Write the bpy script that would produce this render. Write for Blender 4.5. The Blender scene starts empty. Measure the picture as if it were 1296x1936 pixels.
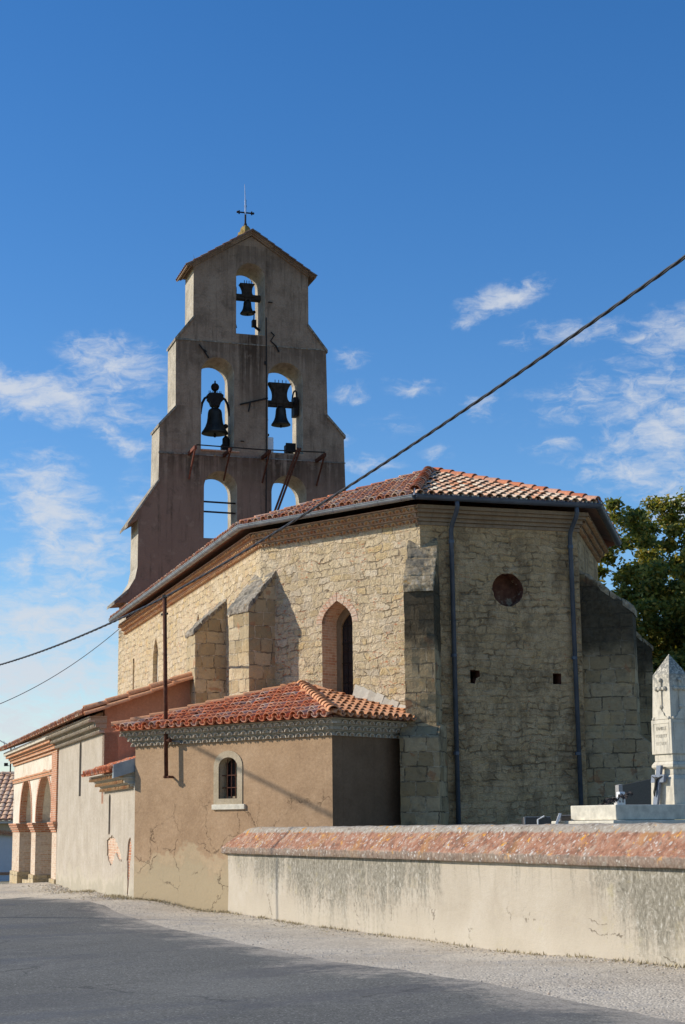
import bpy, bmesh, math, random
from math import radians, sin, cos, pi, sqrt, atan2, exp
from mathutils import Vector as V, Matrix, noise as mnoise
from mathutils.geometry import tessellate_polygon
random.seed(7)
SC = bpy.context.scene
COL = SC.collection

# ------------------------------------------------------------------ camera, sky, sun, exposure
FOCAL, PITCH, ROLL, EYE = 3100 / 1936, math.atan((1561 - 968) / 3100), radians(0.6), 1.6
cam = bpy.data.cameras.new('camera'); camo = bpy.data.objects.new('camera', cam); COL.objects.link(camo)
cam.sensor_fit = 'VERTICAL'; cam.sensor_height = 24; cam.sensor_width = 24; cam.lens = 24 * FOCAL
cam.clip_end = 3000; cam.clip_start = .1
fw = V((0, cos(PITCH), sin(PITCH))); r0 = V((1, 0, 0)); u0 = r0.cross(fw)
cr = r0 * cos(ROLL) - u0 * sin(ROLL); cu = r0 * sin(ROLL) + u0 * cos(ROLL)
camo.matrix_world = Matrix(((cr.x, cu.x, -fw.x, 0), (cr.y, cu.y, -fw.y, 0), (cr.z, cu.z, -fw.z, EYE), (0, 0, 0, 1)))
SC.camera = camo

SUN_AZ, SUN_EL = radians(175.5), radians(28)          # azimuth measured from +X towards +Y
sd = V((cos(SUN_AZ) * cos(SUN_EL), sin(SUN_AZ) * cos(SUN_EL), sin(SUN_EL)))
sun = bpy.data.lights.new('sun', 'SUN'); sun.energy = 5.0; sun.angle = radians(.5); sun.color = (1, .93, .82)
suno = bpy.data.objects.new('sun', sun); COL.objects.link(suno)
suno.rotation_euler = sd.to_track_quat('Z', 'Y').to_euler()
SC.view_settings.view_transform = 'Standard'; SC.view_settings.look = 'None'
SC.view_settings.exposure = 0; SC.view_settings.gamma = 1
SC.cycles.max_bounces = 6; SC.cycles.diffuse_bounces = 3


AUV = (cos(radians(17.45)), sin(radians(17.45)), 0.)                     # direction across the church, used for stains tied to the bell gable
U0 = -2.4 * cos(radians(17.45)) + 38.263 * sin(radians(17.45))


class G:
    """small node-graph helper"""
    def __init__(s, nt): s.nt = nt
    def n(s, t, **k):
        o = s.nt.nodes.new(t)
        for a, b in k.items(): setattr(o, a, b)
        return o
    def put(s, sock, v):
        if v is None: return
        if hasattr(v, 'is_output') or isinstance(v, bpy.types.NodeSocket): s.nt.links.new(v, sock)
        elif isinstance(v, (tuple, list)) and len(v) == 3 and sock.type == 'RGBA': sock.default_value = (*v, 1)
        else: sock.default_value = v
    def m(s, op, a, b=None, c=None, clamp=False):
        o = s.n('ShaderNodeMath', operation=op, use_clamp=clamp)
        for i, x in enumerate((a, b, c)): s.put(o.inputs[i], x)
        return o.outputs[0]
    def vm(s, op, a, b=None):
        o = s.n('ShaderNodeVectorMath', operation=op)
        s.put(o.inputs[0], a); s.put(o.inputs[1], b)
        return o.outputs[0]
    def mix(s, f, a, b, mode='MIX'):
        o = s.n('ShaderNodeMix', data_type='RGBA', blend_type=mode)
        s.put(o.inputs[0], f); s.put(o.inputs[6], a); s.put(o.inputs[7], b)
        return o.outputs[2]
    def noise(s, vec, sc, det=4, ro=.55, dist=0, col=False):
        o = s.n('ShaderNodeTexNoise'); s.put(o.inputs['Vector'], vec)
        o.inputs['Scale'].default_value = sc; o.inputs['Detail'].default_value = det
        o.inputs['Roughness'].default_value = ro; o.inputs['Distortion'].default_value = dist
        return o.outputs['Color' if col else 'Fac']
    def vor(s, vec, sc, feat='F1', rnd=1, out='Distance'):
        o = s.n('ShaderNodeTexVoronoi', feature=feat); s.put(o.inputs['Vector'], vec)
        o.inputs['Scale'].default_value = sc; o.inputs['Randomness'].default_value = rnd
        return o.outputs[out]
    def ss(s, x, a, b):
        o = s.n('ShaderNodeMapRange', interpolation_type='SMOOTHSTEP'); s.put(o.inputs[0], x)
        o.inputs[1].default_value = a; o.inputs[2].default_value = b
        return o.outputs[0]
    def ramp(s, f, stops, interp='LINEAR'):
        o = s.n('ShaderNodeValToRGB'); s.put(o.inputs[0], f); e = o.color_ramp.elements
        o.color_ramp.interpolation = interp
        while len(e) < len(stops): e.new(.5)
        for i, (p, c) in enumerate(stops): e[i].position = p; e[i].color = (*c, 1)
        return o.outputs[0]
    def sep(s, v):
        o = s.n('ShaderNodeSeparateXYZ'); s.put(o.inputs[0], v); return o.outputs
    def com(s, x, y, z=0.):
        o = s.n('ShaderNodeCombineXYZ')
        for i, q in enumerate((x, y, z)): s.put(o.inputs[i], q)
        return o.outputs[0]
    def bump(s, h, st=.5, d=.02, nrm=None):
        o = s.n('ShaderNodeBump'); s.put(o.inputs['Height'], h)
        o.inputs['Strength'].default_value = st; o.inputs['Distance'].default_value = d
        if nrm: s.put(o.inputs['Normal'], nrm)
        return o.outputs[0]
    def uv(s): return s.n('ShaderNodeTexCoord').outputs['UV']
    def pos(s): return s.n('ShaderNodeNewGeometry').outputs['Position']
    def n_dot(s, v, w):
        o = s.n('ShaderNodeVectorMath', operation='DOT_PRODUCT'); s.put(o.inputs[0], v); s.put(o.inputs[1], w); return o.outputs['Value']
    def island(s): return s.n('ShaderNodeNewGeometry').outputs['Random Per Island']


def azel(px, py):
    d = fw + cr * ((px - 648) / 3100) - cu * ((py - 968) / 3100)
    d.normalize(); return math.degrees(atan2(d.x, d.y)), math.degrees(math.asin(d.z))


W = bpy.data.worlds.new('World'); SC.world = W; W.use_nodes = True
g = G(W.node_tree); bg = W.node_tree.nodes['Background']
sky = g.n('ShaderNodeTexSky', sky_type='NISHITA'); sky.sun_disc = False
sky.sun_elevation = SUN_EL; sky.sun_rotation = pi / 2 - SUN_AZ
sky.altitude = 400; sky.air_density = 1.0; sky.dust_density = .2; sky.ozone_density = 2.6
hs = g.n('ShaderNodeHueSaturation'); hs.inputs['Saturation'].default_value = 1.32; hs.inputs['Hue'].default_value = .507; hs.inputs['Value'].default_value = 1.30
g.put(hs.inputs['Color'], sky.outputs[0])
dirv = g.n('ShaderNodeTexCoord').outputs['Generated']
dx, dy, dz = g.sep(dirv)
az = g.m('MULTIPLY', g.m('ARCTAN2', dx, dy), 180 / pi); el = g.m('MULTIPLY', g.m('ARCSINE', dz), 180 / pi)
ae = g.com(az, el, 0)
wv = g.vm('SUBTRACT', g.noise(ae, .55, 5, .6, col=True), (.5, .5, .5))
aew = g.vm('ADD', ae, g.vm('MULTIPLY', wv, (1.5, 1.1, 0)))
# clouds as patches of the sky: azimuth, elevation, half sizes, tilt (degrees), density
CL = [(-11.6, 14.9, 3.6, .62, -9, 1.), (-8.2, 15.9, 1.5, .75, -8, .85), (-7.9, 13.3, 1.3, .35, -22, .6),
      (-10.3, 10.9, 1.25, 1.5, 25, .95), (-9.3, 9.4, 1.5, 1.2, 15, .8), (-11.2, 9.0, .55, .6, 0, .7),
      (-10.5, 7.0, 3.6, 1.1, 0, .9), (-11, 5.2, 5, 1.3, 4, .95), (-9.5, 3.2, 6, 1.5, 2, 1.), (-9, 1., 9, 1.8, 0, 1.), (-7.3, 11.2, .6, .9, 0, .4),
      (6.0, 18.1, 1.35, .38, 15, .95), (4.5, 17.4, .5, .3, 20, .5), (8.6, 16.8, 1.5, .42, -3, .55), (6.5, 16.5, .5, .3, 0, .4),
      (11.6, 16.6, 1.4, .7, 10, .6), (10.6, 14.6, 3.2, .9, 4, .55), (11.3, 13.3, 1.8, 1.1, 20, .75), (10.7, 11.9, 2.4, .7, -5, .6),
      (5.0, 14.4, .55, .35, 0, .6), (7.6, 12.9, .9, .3, 0, .4), (0.3, 16.2, .6, .45, 0, .4), (.4, 14.9, .7, .3, 0, .5), (2.6, 15.2, .9, .25, 0, .5),
      (.9, 12.4, .9, .3, 0, .55), (-.3, 13.4, .6, .3, 0, .5), (12.0, 10.6, 1.3, .8, 0, .9), (1.8, 13.8, .8, .4, 0, .3), (3.3, 12.8, .5, .3, 0, .4)]
acc = None
for a, e, ra, re, tl, de in CL:
    mp = g.n('ShaderNodeMapping', vector_type='TEXTURE'); g.put(mp.inputs[0], aew)
    mp.inputs['Location'].default_value = (a, e, 0); mp.inputs['Rotation'].default_value = (0, 0, radians(tl))
    mp.inputs['Scale'].default_value = (ra * 1.75, re * 1.8, 1)
    ln = g.n('ShaderNodeVectorMath', operation='LENGTH'); g.put(ln.inputs[0], mp.outputs[0])
    v = g.m('MULTIPLY', g.m('SUBTRACT', 1., ln.outputs['Value'], clamp=True), de)
    acc = v if acc is None else g.m('MAXIMUM', acc, v)
nz = g.noise(g.vm('ADD', g.vm('MULTIPLY', ae, (.8, 1.7, 1)), g.vm('MULTIPLY', wv, (1.2, .6, 0))), 1.25, 9, .66, .4)
cm = g.m('ADD', g.m('MULTIPLY', acc, 1.5), g.m('MULTIPLY', g.m('SUBTRACT', nz, .5), 2.9))
cm = g.m('MULTIPLY', g.ss(cm, .05, 1.6), g.ss(acc, .0, .3))
skyc = g.mix(g.m('MULTIPLY', cm, .85), hs.outputs[0], (5.6, 5.9, 6.4))
g.put(bg.inputs[0], skyc); bg.inputs[1].default_value = .12

# ------------------------------------------------------------------ materials (procedural)
MATS = {}


def newmat(name, rough=.85, spec=.2, metal=0):
    m = bpy.data.materials.new(name); m.use_nodes = True; MATS[name] = m
    b = m.node_tree.nodes['Principled BSDF']; b.inputs['Roughness'].default_value = rough
    b.inputs['Specular IOR Level'].default_value = spec; b.inputs['Metallic'].default_value = metal
    return m, G(m.node_tree), b


def plain(name, c, rough=.7, spec=.3, metal=0, vary=.25, sc=6, bumpd=.0):
    m, g, b = newmat(name, rough, spec, metal)
    p = g.pos(); n = g.noise(p, sc, 5, .6)
    d = tuple(x * (1 - vary) for x in c); l = tuple(min(1, x * (1 + vary)) for x in c)
    g.put(b.inputs['Base Color'], g.ramp(n, [(.3, d), (.7, l)]))
    if bumpd: g.put(b.inputs['Normal'], g.bump(g.noise(p, sc * 5, 5, .6), .6, bumpd))
    return m


def rubble(name, tint=(1, 1, 1), grey=.0, show=.85, red=1., dark=.3, size=(.35, .185), relief=.075):
    """roughly coursed rubble in lime mortar; show = how much the stones read through the mortar"""
    m, g, b = newmat(name, .95, .1)
    uv = g.uv(); p = g.pos()
    w1 = g.vm('SUBTRACT', g.noise(uv, .9, 3, .55, col=True), (.5, .5, .5)); w2 = g.vm('SUBTRACT', g.noise(uv, 3.6, 3, .6, col=True), (.5, .5, .5)); w3 = g.vm('SUBTRACT', g.noise(uv, 14, 4, .65, col=True), (.5, .5, .5))
    q = g.vm('ADD', uv, g.vm('ADD', g.vm('MULTIPLY', w1, (.5, .35, 0)), g.vm('ADD', g.vm('MULTIPLY', w2, (.32, .19, 0)), g.vm('MULTIPLY', w3, (.07, .06, 0)))))
    br = g.n('ShaderNodeTexBrick'); g.put(br.inputs['Vector'], q); br.inputs['Scale'].default_value = 1; br.offset = .43; br.squash = .62; br.squash_frequency = 3
    br.inputs['Brick Width'].default_value = size[0]; br.inputs['Row Height'].default_value = size[1]; br.inputs['Mortar Size'].default_value = .030
    br.inputs['Mortar Smooth'].default_value = .9; br.inputs['Bias'].default_value = 0
    for k, v in (('Color1', (0, 0, 0, 1)), ('Color2', (1, 1, 1, 1)), ('Mortar', (.5, .5, .5, 1))): br.inputs[k].default_value = v
    rv = g.sep(br.outputs[0])[0]; stone = g.m('SUBTRACT', 1., br.outputs['Fac'])
    n1 = g.noise(uv, 10, 7, .7); n2 = g.noise(uv, .5, 5, .62); n3 = g.noise(uv, 36, 4, .65); n5 = g.noise(uv, 3.1, 6, .7); n6 = g.noise(uv, .75, 6, .68)
    st = g.ramp(rv, [(0, (.44, .34, .19)), (.2, (.58, .475, .30)), (.4, (.50, .405, .26)), (.55, (.64, .535, .36)), (.7, (.56, .415, .20)), (.85, (.66, .57, .42)), (1, (.47, .40, .29))])
    mort = g.ramp(n5, [(.3, (.50, .40, .27)), (.5, (.60, .495, .34)), (.7, (.68, .585, .43))])
    cover = g.ss(g.m('ADD', g.m('MULTIPLY', n6, .7), g.m('MULTIPLY', n5, .3)), .48, .60)
    jm = g.ss(g.m('ADD', stone, g.m('MULTIPLY', g.m('SUBTRACT', n1, .5), .5)), .25, .8)
    vis = g.m('MULTIPLY', jm, g.m('MULTIPLY', g.m('SUBTRACT', 1., g.m('MULTIPLY', cover, .75)), show))
    c = g.mix(vis, mort, st)
    f = g.m('MULTIPLY_ADD', g.m('SUBTRACT', n1, .5), .9, 1.); c = g.mix(1., c, g.com(f, f, f), 'MULTIPLY')
    f = g.m('MULTIPLY_ADD', g.m('SUBTRACT', n3, .5), 1.15, 1.); c = g.mix(1., c, g.com(f, f, f), 'MULTIPLY')
    pits = g.m('MULTIPLY', g.ss(g.noise(uv, 17, 5, .75), .61, .68), g.ss(n5, .4, .6)); c = g.mix(g.m('MULTIPLY', pits, .6), c, (.20, .15, .09))
    # open joints where the mortar has washed out
    oj = g.m('MULTIPLY', g.m('SUBTRACT', 1., g.ss(g.m('ADD', stone, g.m('MULTIPLY', g.m('SUBTRACT', n1, .5), .6)), .02, .30)), g.m('MULTIPLY', g.ss(g.noise(uv, 2.6, 6, .7), .47, .60), g.m('SUBTRACT', 1., g.m('MULTIPLY', cover, .8))))
    c = g.mix(g.m('MULTIPLY', oj, .62), c, (.14, .10, .06))
    # brick fragments
    rb = g.m('MULTIPLY', g.ss(g.noise(g.vm('MULTIPLY', uv, (1, 2.6, 1)), 6.5, 3, .6), .60, .63), g.ss(g.noise(uv, .9, 4), .50, .56))
    c = g.mix(g.m('MULTIPLY', rb, .75 * red), c, (.50, .20, .10))
    pk = g.m('MULTIPLY', g.ss(n5, .52, .68), g.ss(g.noise(uv, .6, 3), .52, .62))
    c = g.mix(g.m('MULTIPLY', pk, .22 * red), c, (.62, .36, .24))
    c = g.mix(g.m('MULTIPLY', g.ss(n2, .48, .76), dark), c, (.24, .205, .15))
    st2 = g.ss(g.noise(g.vm('MULTIPLY', uv, (2.4, .28, 1)), 1.3, 6, .68), .54, .72)
    c = g.mix(g.m('MULTIPLY', st2, .14 + grey * .42), c, (.17, .145, .105))
    if grey:
        c = g.mix(g.m('MULTIPLY', g.ss(g.noise(g.vm('MULTIPLY', uv, (1.3, .8, 1)), 1.5, 8, .72), .47, .60), .55 * grey), c, (.175, .145, .105))
        c = g.mix(g.m('MULTIPLY', g.ss(g.noise(uv, 2.4, 8, .74), .56, .63), .5 * grey), c, (.56, .49, .39))
        c = g.mix(g.m('MULTIPLY', g.ss(g.noise(g.vm('MULTIPLY', uv, (1, 1.6, 1)), 3.2, 5, .7), .63, .67), .55 * grey), c, (.42, .30, .13))
        c = g.mix(g.m('MULTIPLY', g.ss(g.noise(uv, 14, 5, .75), .62, .70), .4 * grey), c, (.10, .09, .075))
    c = g.mix(1., c, tint, 'MULTIPLY')
    g.put(b.inputs['Base Color'], c)
    rel = g.m('MULTIPLY', g.m('MULTIPLY', jm, g.m('MULTIPLY_ADD', rv, .35, .8)), g.m('SUBTRACT', 1., g.m('MULTIPLY', cover, .6)))
    h = g.m('ADD', g.m('ADD', g.m('MULTIPLY', rel, .55), g.m('MULTIPLY', n1, .95)), g.m('ADD', g.m('MULTIPLY', n3, .4), g.m('ADD', g.m('MULTIPLY', n5, .7), g.m('MULTIPLY', oj, -.35))))
    g.put(b.inputs['Normal'], g.bump(h, 1., relief))
    return m


def ashlar(name, tint=(1, 1, 1), lich=1.):
    m, g, b = newmat(name, .95, .1)
    uv = g.uv(); p = g.pos(); z = g.sep(p)[2]
    w2 = g.vm('ADD', g.vm('SUBTRACT', g.noise(uv, 2.2, 5, .7, col=True), (.5, .5, .5)), (0, 0, 0))
    q = g.vm('ADD', uv, g.vm('MULTIPLY', w2, (.16, .12, 0)))
    br = g.n('ShaderNodeTexBrick'); g.put(br.inputs['Vector'], q); br.squash = .7; br.squash_frequency = 3
    br.inputs['Scale'].default_value = 1; br.inputs['Brick Width'].default_value = .47; br.inputs['Row Height'].default_value = .31
    br.inputs['Mortar Size'].default_value = .016; br.inputs['Mortar Smooth'].default_value = .35; br.inputs['Bias'].default_value = 0
    br.inputs['Color1'].default_value = (.36, .30, .20, 1); br.inputs['Color2'].default_value = (.60, .53, .40, 1); br.inputs['Mortar'].default_value = (.62, .57, .47, 1)
    n1 = g.noise(uv, 9, 7, .7); n2 = g.noise(uv, 1.7, 5, .65); n3 = g.noise(uv, 40, 3, .6)
    c = g.mix(g.m('MULTIPLY', g.ss(n1, .35, .75), .45), br.outputs[0], (.28, .23, .16))
    oj = g.m('MULTIPLY', g.ss(br.outputs['Fac'], .3, .8), g.ss(g.noise(uv, 2.4, 5, .7), .42, .56)); c = g.mix(g.m('MULTIPLY', oj, .8), c, (.09, .075, .055))
    c = g.mix(g.m('MULTIPLY', g.ss(n2, .52, .62), .4), c, (.56, .44, .26))
    c = g.mix(g.m('MULTIPLY', g.ss(g.noise(uv, 2.5, 4), .63, .66), .6), c, (.42, .22, .13))
    # black lichen crust in a band below the sloping head of each buttress
    zl = g.m('ADD', z, g.m('MULTIPLY', g.m('SUBTRACT', n2, .5), 1.6))
    bl = g.m('MULTIPLY', g.ss(zl, 4.9, 5.7), g.ss(g.m('MULTIPLY', zl, -1), -7.35, -6.75))
    c = g.mix(g.m('MULTIPLY', bl, .9 * lich), c, g.ramp(n1, [(.35, (.025, .024, .021)), (.72, (.11, .105, .09))]))
    bl2 = g.m('MULTIPLY', g.ss(g.noise(uv, 1.1, 6, .7), .5, .64), .6 * lich)
    c = g.mix(bl2, c, (.12, .115, .10))
    c = g.mix(1., c, tint, 'MULTIPLY')
    g.put(b.inputs['Base Color'], c)
    h = g.m('ADD', g.m('MULTIPLY', g.m('SUBTRACT', 1., br.outputs['Fac']), .6), g.m('ADD', g.m('ADD', n1, n2), g.m('MULTIPLY', n3, .35)))
    g.put(b.inputs['Normal'], g.bump(h, 1., .05))
    return m


def lichen_stone(name, base=(.29, .25, .195)):
    m, g, b = newmat(name, .95, .1); p = g.pos()
    n1 = g.noise(p, 9, 7, .7); n2 = g.noise(p, 3, 5, .65)
    c = g.ramp(n1, [(.30, (.06, .053, .043)), (.5, base), (.72, (.50, .45, .36))])
    c = g.mix(g.m('MULTIPLY', g.ss(n2, .6, .68), .7), c, (.48, .27, .07))
    c = g.mix(g.m('MULTIPLY', g.ss(g.noise(p, 1.6, 5), .5, .62), .6), c, (.10, .10, .09))
    g.put(b.inputs['Base Color'], c); g.put(b.inputs['Normal'], g.bump(n1, 1., .05)); return m


def render_plaster(name, base, dark, light, cracks=0., foot=None, footz=1.2, streak=0., bumpd=.012, pink=None, wear=0., ledges=()):
    """lime render: mottled, with optional damp foot, rain streaks, cracks"""
    m, g, b = newmat(name, .95, .08)
    uv = g.uv(); p = g.pos(); z = g.sep(p)[2]
    n1 = g.noise(uv, 1.2, 6, .62); n2 = g.noise(uv, 16, 5, .65); n3 = g.noise(uv, 70, 3, .6); n4 = g.noise(uv, 4, 6, .7)
    c = g.ramp(g.m('ADD', g.m('MULTIPLY', n1, .65), g.m('MULTIPLY', n4, .35)), [(.33, dark), (.5, base), (.68, light)])
    f = g.m('MULTIPLY_ADD', g.m('SUBTRACT', n2, .5), .5, 1.); c = g.mix(1., c, g.com(f, f, f), 'MULTIPLY')
    f = g.m('MULTIPLY_ADD', g.m('SUBTRACT', n3, .5), .6, 1.); c = g.mix(1., c, g.com(f, f, f), 'MULTIPLY')
    if pink: c = g.mix(g.m('MULTIPLY', g.ss(g.m('MULTIPLY_ADD', g.m('SUBTRACT', n1, .5), 3., z), 15.4, 13.2), .8), c, pink)
    if foot:
        zz = g.m('ADD', z, g.m('ADD', g.m('MULTIPLY', g.m('SUBTRACT', n1, .5), 1.7), g.m('MULTIPLY', g.m('SUBTRACT', n4, .5), .5)))
        fm = g.m('SUBTRACT', 1., g.ss(zz, footz - .35, footz + .1))
        c = g.mix(g.m('MULTIPLY', fm, .8), c, foot)
        edge = g.m('MULTIPLY', g.ss(zz, footz - .25, footz), g.m('SUBTRACT', 1., g.ss(zz, footz, footz + .12)))
        c = g.mix(g.m('MULTIPLY', edge, .35), c, tuple(min(1, x * 1.35) for x in foot))
    if streak:
        sv = g.noise(g.vm('MULTIPLY', uv, (3.2, .22, 1)), 1.6, 6, .7)
        c = g.mix(g.m('MULTIPLY', g.m('MULTIPLY', g.ss(sv, .5, .68), g.ss(n4, .3, .6)), streak), c, tuple(x * .33 for x in base))
        c = g.mix(g.m('MULTIPLY', g.ss(g.noise(uv, 1.9, 7, .72, .5), .56, .66), streak * .6), c, tuple(x * .42 for x in base))
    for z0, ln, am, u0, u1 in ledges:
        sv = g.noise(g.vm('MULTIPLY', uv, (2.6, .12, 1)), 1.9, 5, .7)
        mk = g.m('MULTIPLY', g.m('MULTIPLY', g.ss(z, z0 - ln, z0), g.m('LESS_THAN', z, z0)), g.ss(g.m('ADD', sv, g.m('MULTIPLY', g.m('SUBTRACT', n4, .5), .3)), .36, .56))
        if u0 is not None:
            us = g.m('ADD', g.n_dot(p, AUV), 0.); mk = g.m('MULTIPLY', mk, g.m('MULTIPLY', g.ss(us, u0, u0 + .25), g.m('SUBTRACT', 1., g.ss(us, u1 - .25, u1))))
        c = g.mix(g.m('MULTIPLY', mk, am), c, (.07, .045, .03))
    if wear:
        c = g.mix(g.m('MULTIPLY', g.ss(g.noise(uv, 2.1, 6, .7), .57, .63), wear), c, light)
    h = g.m('ADD', g.m('MULTIPLY', n2, .5), g.m('ADD', g.m('MULTIPLY', n3, .3), n4))
    if cracks:
        w = g.vm('SUBTRACT', g.noise(uv, 2.5, 5, .7, col=True), (.5, .5, .5))
        q = g.vm('ADD', uv, g.vm('MULTIPLY', w, (.55, .55, 0)))
        e = g.vor(q, 1.05, 'DISTANCE_TO_EDGE', 1)
        zm = g.m('ADD', z, g.m('MULTIPLY', g.m('SUBTRACT', n1, .5), 2.5))
        cmk = g.m('MULTIPLY', g.m('SUBTRACT', 1., g.ss(e, .002, .009)), g.m('MULTIPLY', g.ss(g.noise(uv, 1.5, 3), .44, .54), g.m('SUBTRACT', 1., g.ss(zm, 1.7, 2.3))))
        c = g.mix(g.m('MULTIPLY', cmk, cracks), c, tuple(x * .22 for x in base))
        h = g.m('SUBTRACT', h, g.m('MULTIPLY', cmk, 1.5))
    g.put(b.inputs['Base Color'], c); g.put(b.inputs['Normal'], g.bump(h, .7, bumpd))
    return m


def tile_mat(name, stops, moss=.3):
    m, g, b = newmat(name, .9, .15); p = g.pos(); r = g.island()
    c = g.ramp(r, stops)
    n1 = g.noise(p, 18, 6, .7); n2 = g.noise(p, 3.5, 5, .65)
    f = g.m('MULTIPLY_ADD', g.m('SUBTRACT', n1, .5), 1.1, 1.); c = g.mix(1., c, g.com(f, f, f), 'MULTIPLY')
    c = g.mix(g.m('MULTIPLY', g.ss(n2, .52, .66), moss), c, (.22, .20, .16))
    c = g.mix(g.m('MULTIPLY', g.ss(n1, .6, .72), moss * .8), c, (.50, .44, .35))
    g.put(b.inputs['Base Color'], c); g.put(b.inputs['Normal'], g.bump(n1, .6, .015)); return m


def brick_mat(name, c1=(.40, .15, .075), c2=(.52, .24, .13), mort=(.55, .45, .34), size=(.24, .062), lime=.2):
    m, g, b = newmat(name, .92, .1); uv = g.uv()
    w2 = g.vm('SUBTRACT', g.noise(uv, 8, 3, .6, col=True), (.5, .5, .5))
    q = g.vm('ADD', uv, g.vm('MULTIPLY', w2, (.03, .015, 0)))
    br = g.n('ShaderNodeTexBrick'); g.put(br.inputs['Vector'], q); br.inputs['Scale'].default_value = 1
    br.inputs['Brick Width'].default_value = size[0]; br.inputs['Row Height'].default_value = size[1]
    br.inputs['Mortar Size'].default_value = .008; br.inputs['Mortar Smooth'].default_value = .3
    for k, v in (('Color1', c1), ('Color2', c2), ('Mortar', mort)): br.inputs[k].default_value = (*v, 1)
    n1 = g.noise(uv, 12, 6, .68); c = br.outputs[0]
    c = g.mix(g.m('MULTIPLY', g.ss(g.noise(uv, 2.6, 5, .65), .48, .6), lime), c, (.62, .50, .38))
    f = g.m('MULTIPLY_ADD', g.m('SUBTRACT', n1, .5), .9, 1.); c = g.mix(1., c, g.com(f, f, f), 'MULTIPLY')
    g.put(b.inputs['Base Color'], c)
    g.put(b.inputs['Normal'], g.bump(g.m('ADD', g.m('SUBTRACT', 1., br.outputs['Fac']), n1), .7, .012)); return m


rubble('rubble stone', (1.13, 1.09, 1.05), 0, .82, 1.15, .08); rubble('shade tinted stone', (.94, .77, .60), 1., .45, .6, .40, (.33, .15), .05)  # second: mottled apse stone with shade browned and darkened into its tint
ashlar('buttress stone', (.90, .77, .60)); ashlar('pale ashlar', (1.14, 1.05, .90), .12)  # first: browner tint puts shade into the apse buttresses
lichen_stone('lichen slab'); lichen_stone('tan weathered stone', (.40, .31, .19))
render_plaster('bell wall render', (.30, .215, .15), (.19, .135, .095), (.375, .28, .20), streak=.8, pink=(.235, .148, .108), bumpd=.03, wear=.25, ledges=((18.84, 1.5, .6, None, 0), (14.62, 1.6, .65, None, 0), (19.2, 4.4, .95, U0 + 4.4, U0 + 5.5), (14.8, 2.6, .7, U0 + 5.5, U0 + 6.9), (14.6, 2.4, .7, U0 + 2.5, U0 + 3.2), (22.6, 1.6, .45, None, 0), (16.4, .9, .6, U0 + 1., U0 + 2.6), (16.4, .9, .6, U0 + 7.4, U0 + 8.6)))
render_plaster('bell wall edge', (.42, .37, .29), (.25, .22, .17), (.56, .50, .40), streak=.5, bumpd=.03)
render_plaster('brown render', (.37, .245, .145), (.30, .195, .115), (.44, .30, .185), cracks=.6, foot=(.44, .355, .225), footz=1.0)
render_plaster('shade tinted brown render', (.185, .115, .068), (.15, .092, .054), (.22, .14, .085), bumpd=.02, streak=.3)  # darker sacristy render, shade of its side wall painted into the colour
render_plaster('beige render', (.43, .37, .29), (.36, .305, .235), (.49, .43, .35), foot=(.40, .355, .265), footz=.35, streak=.22)
render_plaster('terracotta render', (.43, .25, .165), (.36, .20, .13), (.49, .295, .20), streak=.25)
render_plaster('lime white', (.66, .58, .46), (.52, .42, .31), (.75, .68, .56), streak=.25, wear=.4)
render_plaster('surround mortar', (.41, .335, .23), (.34, .275, .18), (.46, .38, .27)); render_plaster('brown cornice', (.285, .205, .135), (.20, .135, .085), (.36, .27, .18), streak=.5, bumpd=.02)
render_plaster('grey mortar', (.36, .31, .235), (.24, .20, .155), (.46, .40, .31), streak=.3)
render_plaster('pale mortar', (.55, .49, .39), (.46, .40, .31), (.64, .58, .47))
tile_mat('old roof tile', [(0, (.42, .17, .10)), (.25, (.50, .23, .13)), (.45, (.40, .20, .14)), (.65, (.56, .34, .22)), (.85, (.56, .42, .30)), (1, (.46, .16, .075))], .5)
tile_mat('dark mossy tile', [(0, (.16, .095, .065)), (.5, (.22, .14, .095)), (1, (.17, .08, .05))], .6)
tile_mat('faded roof tile', [(0, (.60, .36, .22)), (.25, (.70, .55, .40)), (.45, (.56, .24, .12)), (.65, (.72, .64, .48)), (.85, (.66, .42, .27)), (1, (.58, .26, .13))], .3)
tile_mat('red roof tile', [(0, (.52, .16, .075)), (.3, (.64, .235, .115)), (.5, (.55, .19, .095)), (.7, (.68, .30, .165)), (.85, (.50, .30, .22)), (.93, (.62, .45, .34)), (1, (.64, .21, .095))], .26)
tile_mat('orange ridge tile', [(0, (.62, .29, .14)), (.5, (.66, .34, .18)), (1, (.58, .25, .12))], .25)
tile_mat('pinkish tile', [(0, (.80, .52, .33)), (.5, (.86, .62, .42)), (1, (.76, .45, .27))], .12)
tile_mat('cornice tile', [(0, (.50, .27, .13)), (.5, (.56, .36, .19)), (1, (.44, .20, .10))], .35)
tile_mat('grey cornice tile', [(0, (.50, .43, .33)), (.5, (.56, .49, .385)), (1, (.45, .36, .27))], .25)
brick_mat('brick'); brick_mat('pale brick', (.50, .27, .17), (.60, .42, .29), (.64, .54, .40), lime=.55)
brick_mat('limed brick', (.46, .26, .17), (.56, .38, .27), (.58, .47, .36), lime=.6)
brick_mat('limed pier', (.50, .33, .22), (.60, .47, .34), (.62, .54, .42), lime=.85)
brick_mat('cornice brick', (.44, .18, .085), (.55, .27, .14), (.6, .48, .34), (.26, .075), .25)
plain('zinc', (.27, .29, .31), .45, .5, .55, .25, 3); plain('shade tinted zinc', (.085, .10, .125), .5, .4, .3, .25, 3)  # second: same zinc with the blue shade of the apse end in its colour
plain('rust', (.10, .040, .024), .85, .2, .2, .5, 12, .004); plain('dark iron', (.028, .024, .022), .7, .3, .5, .4, 10)
plain('red primer', (.17, .06, .04), .8, .2, 0, .35, 9)
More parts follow.
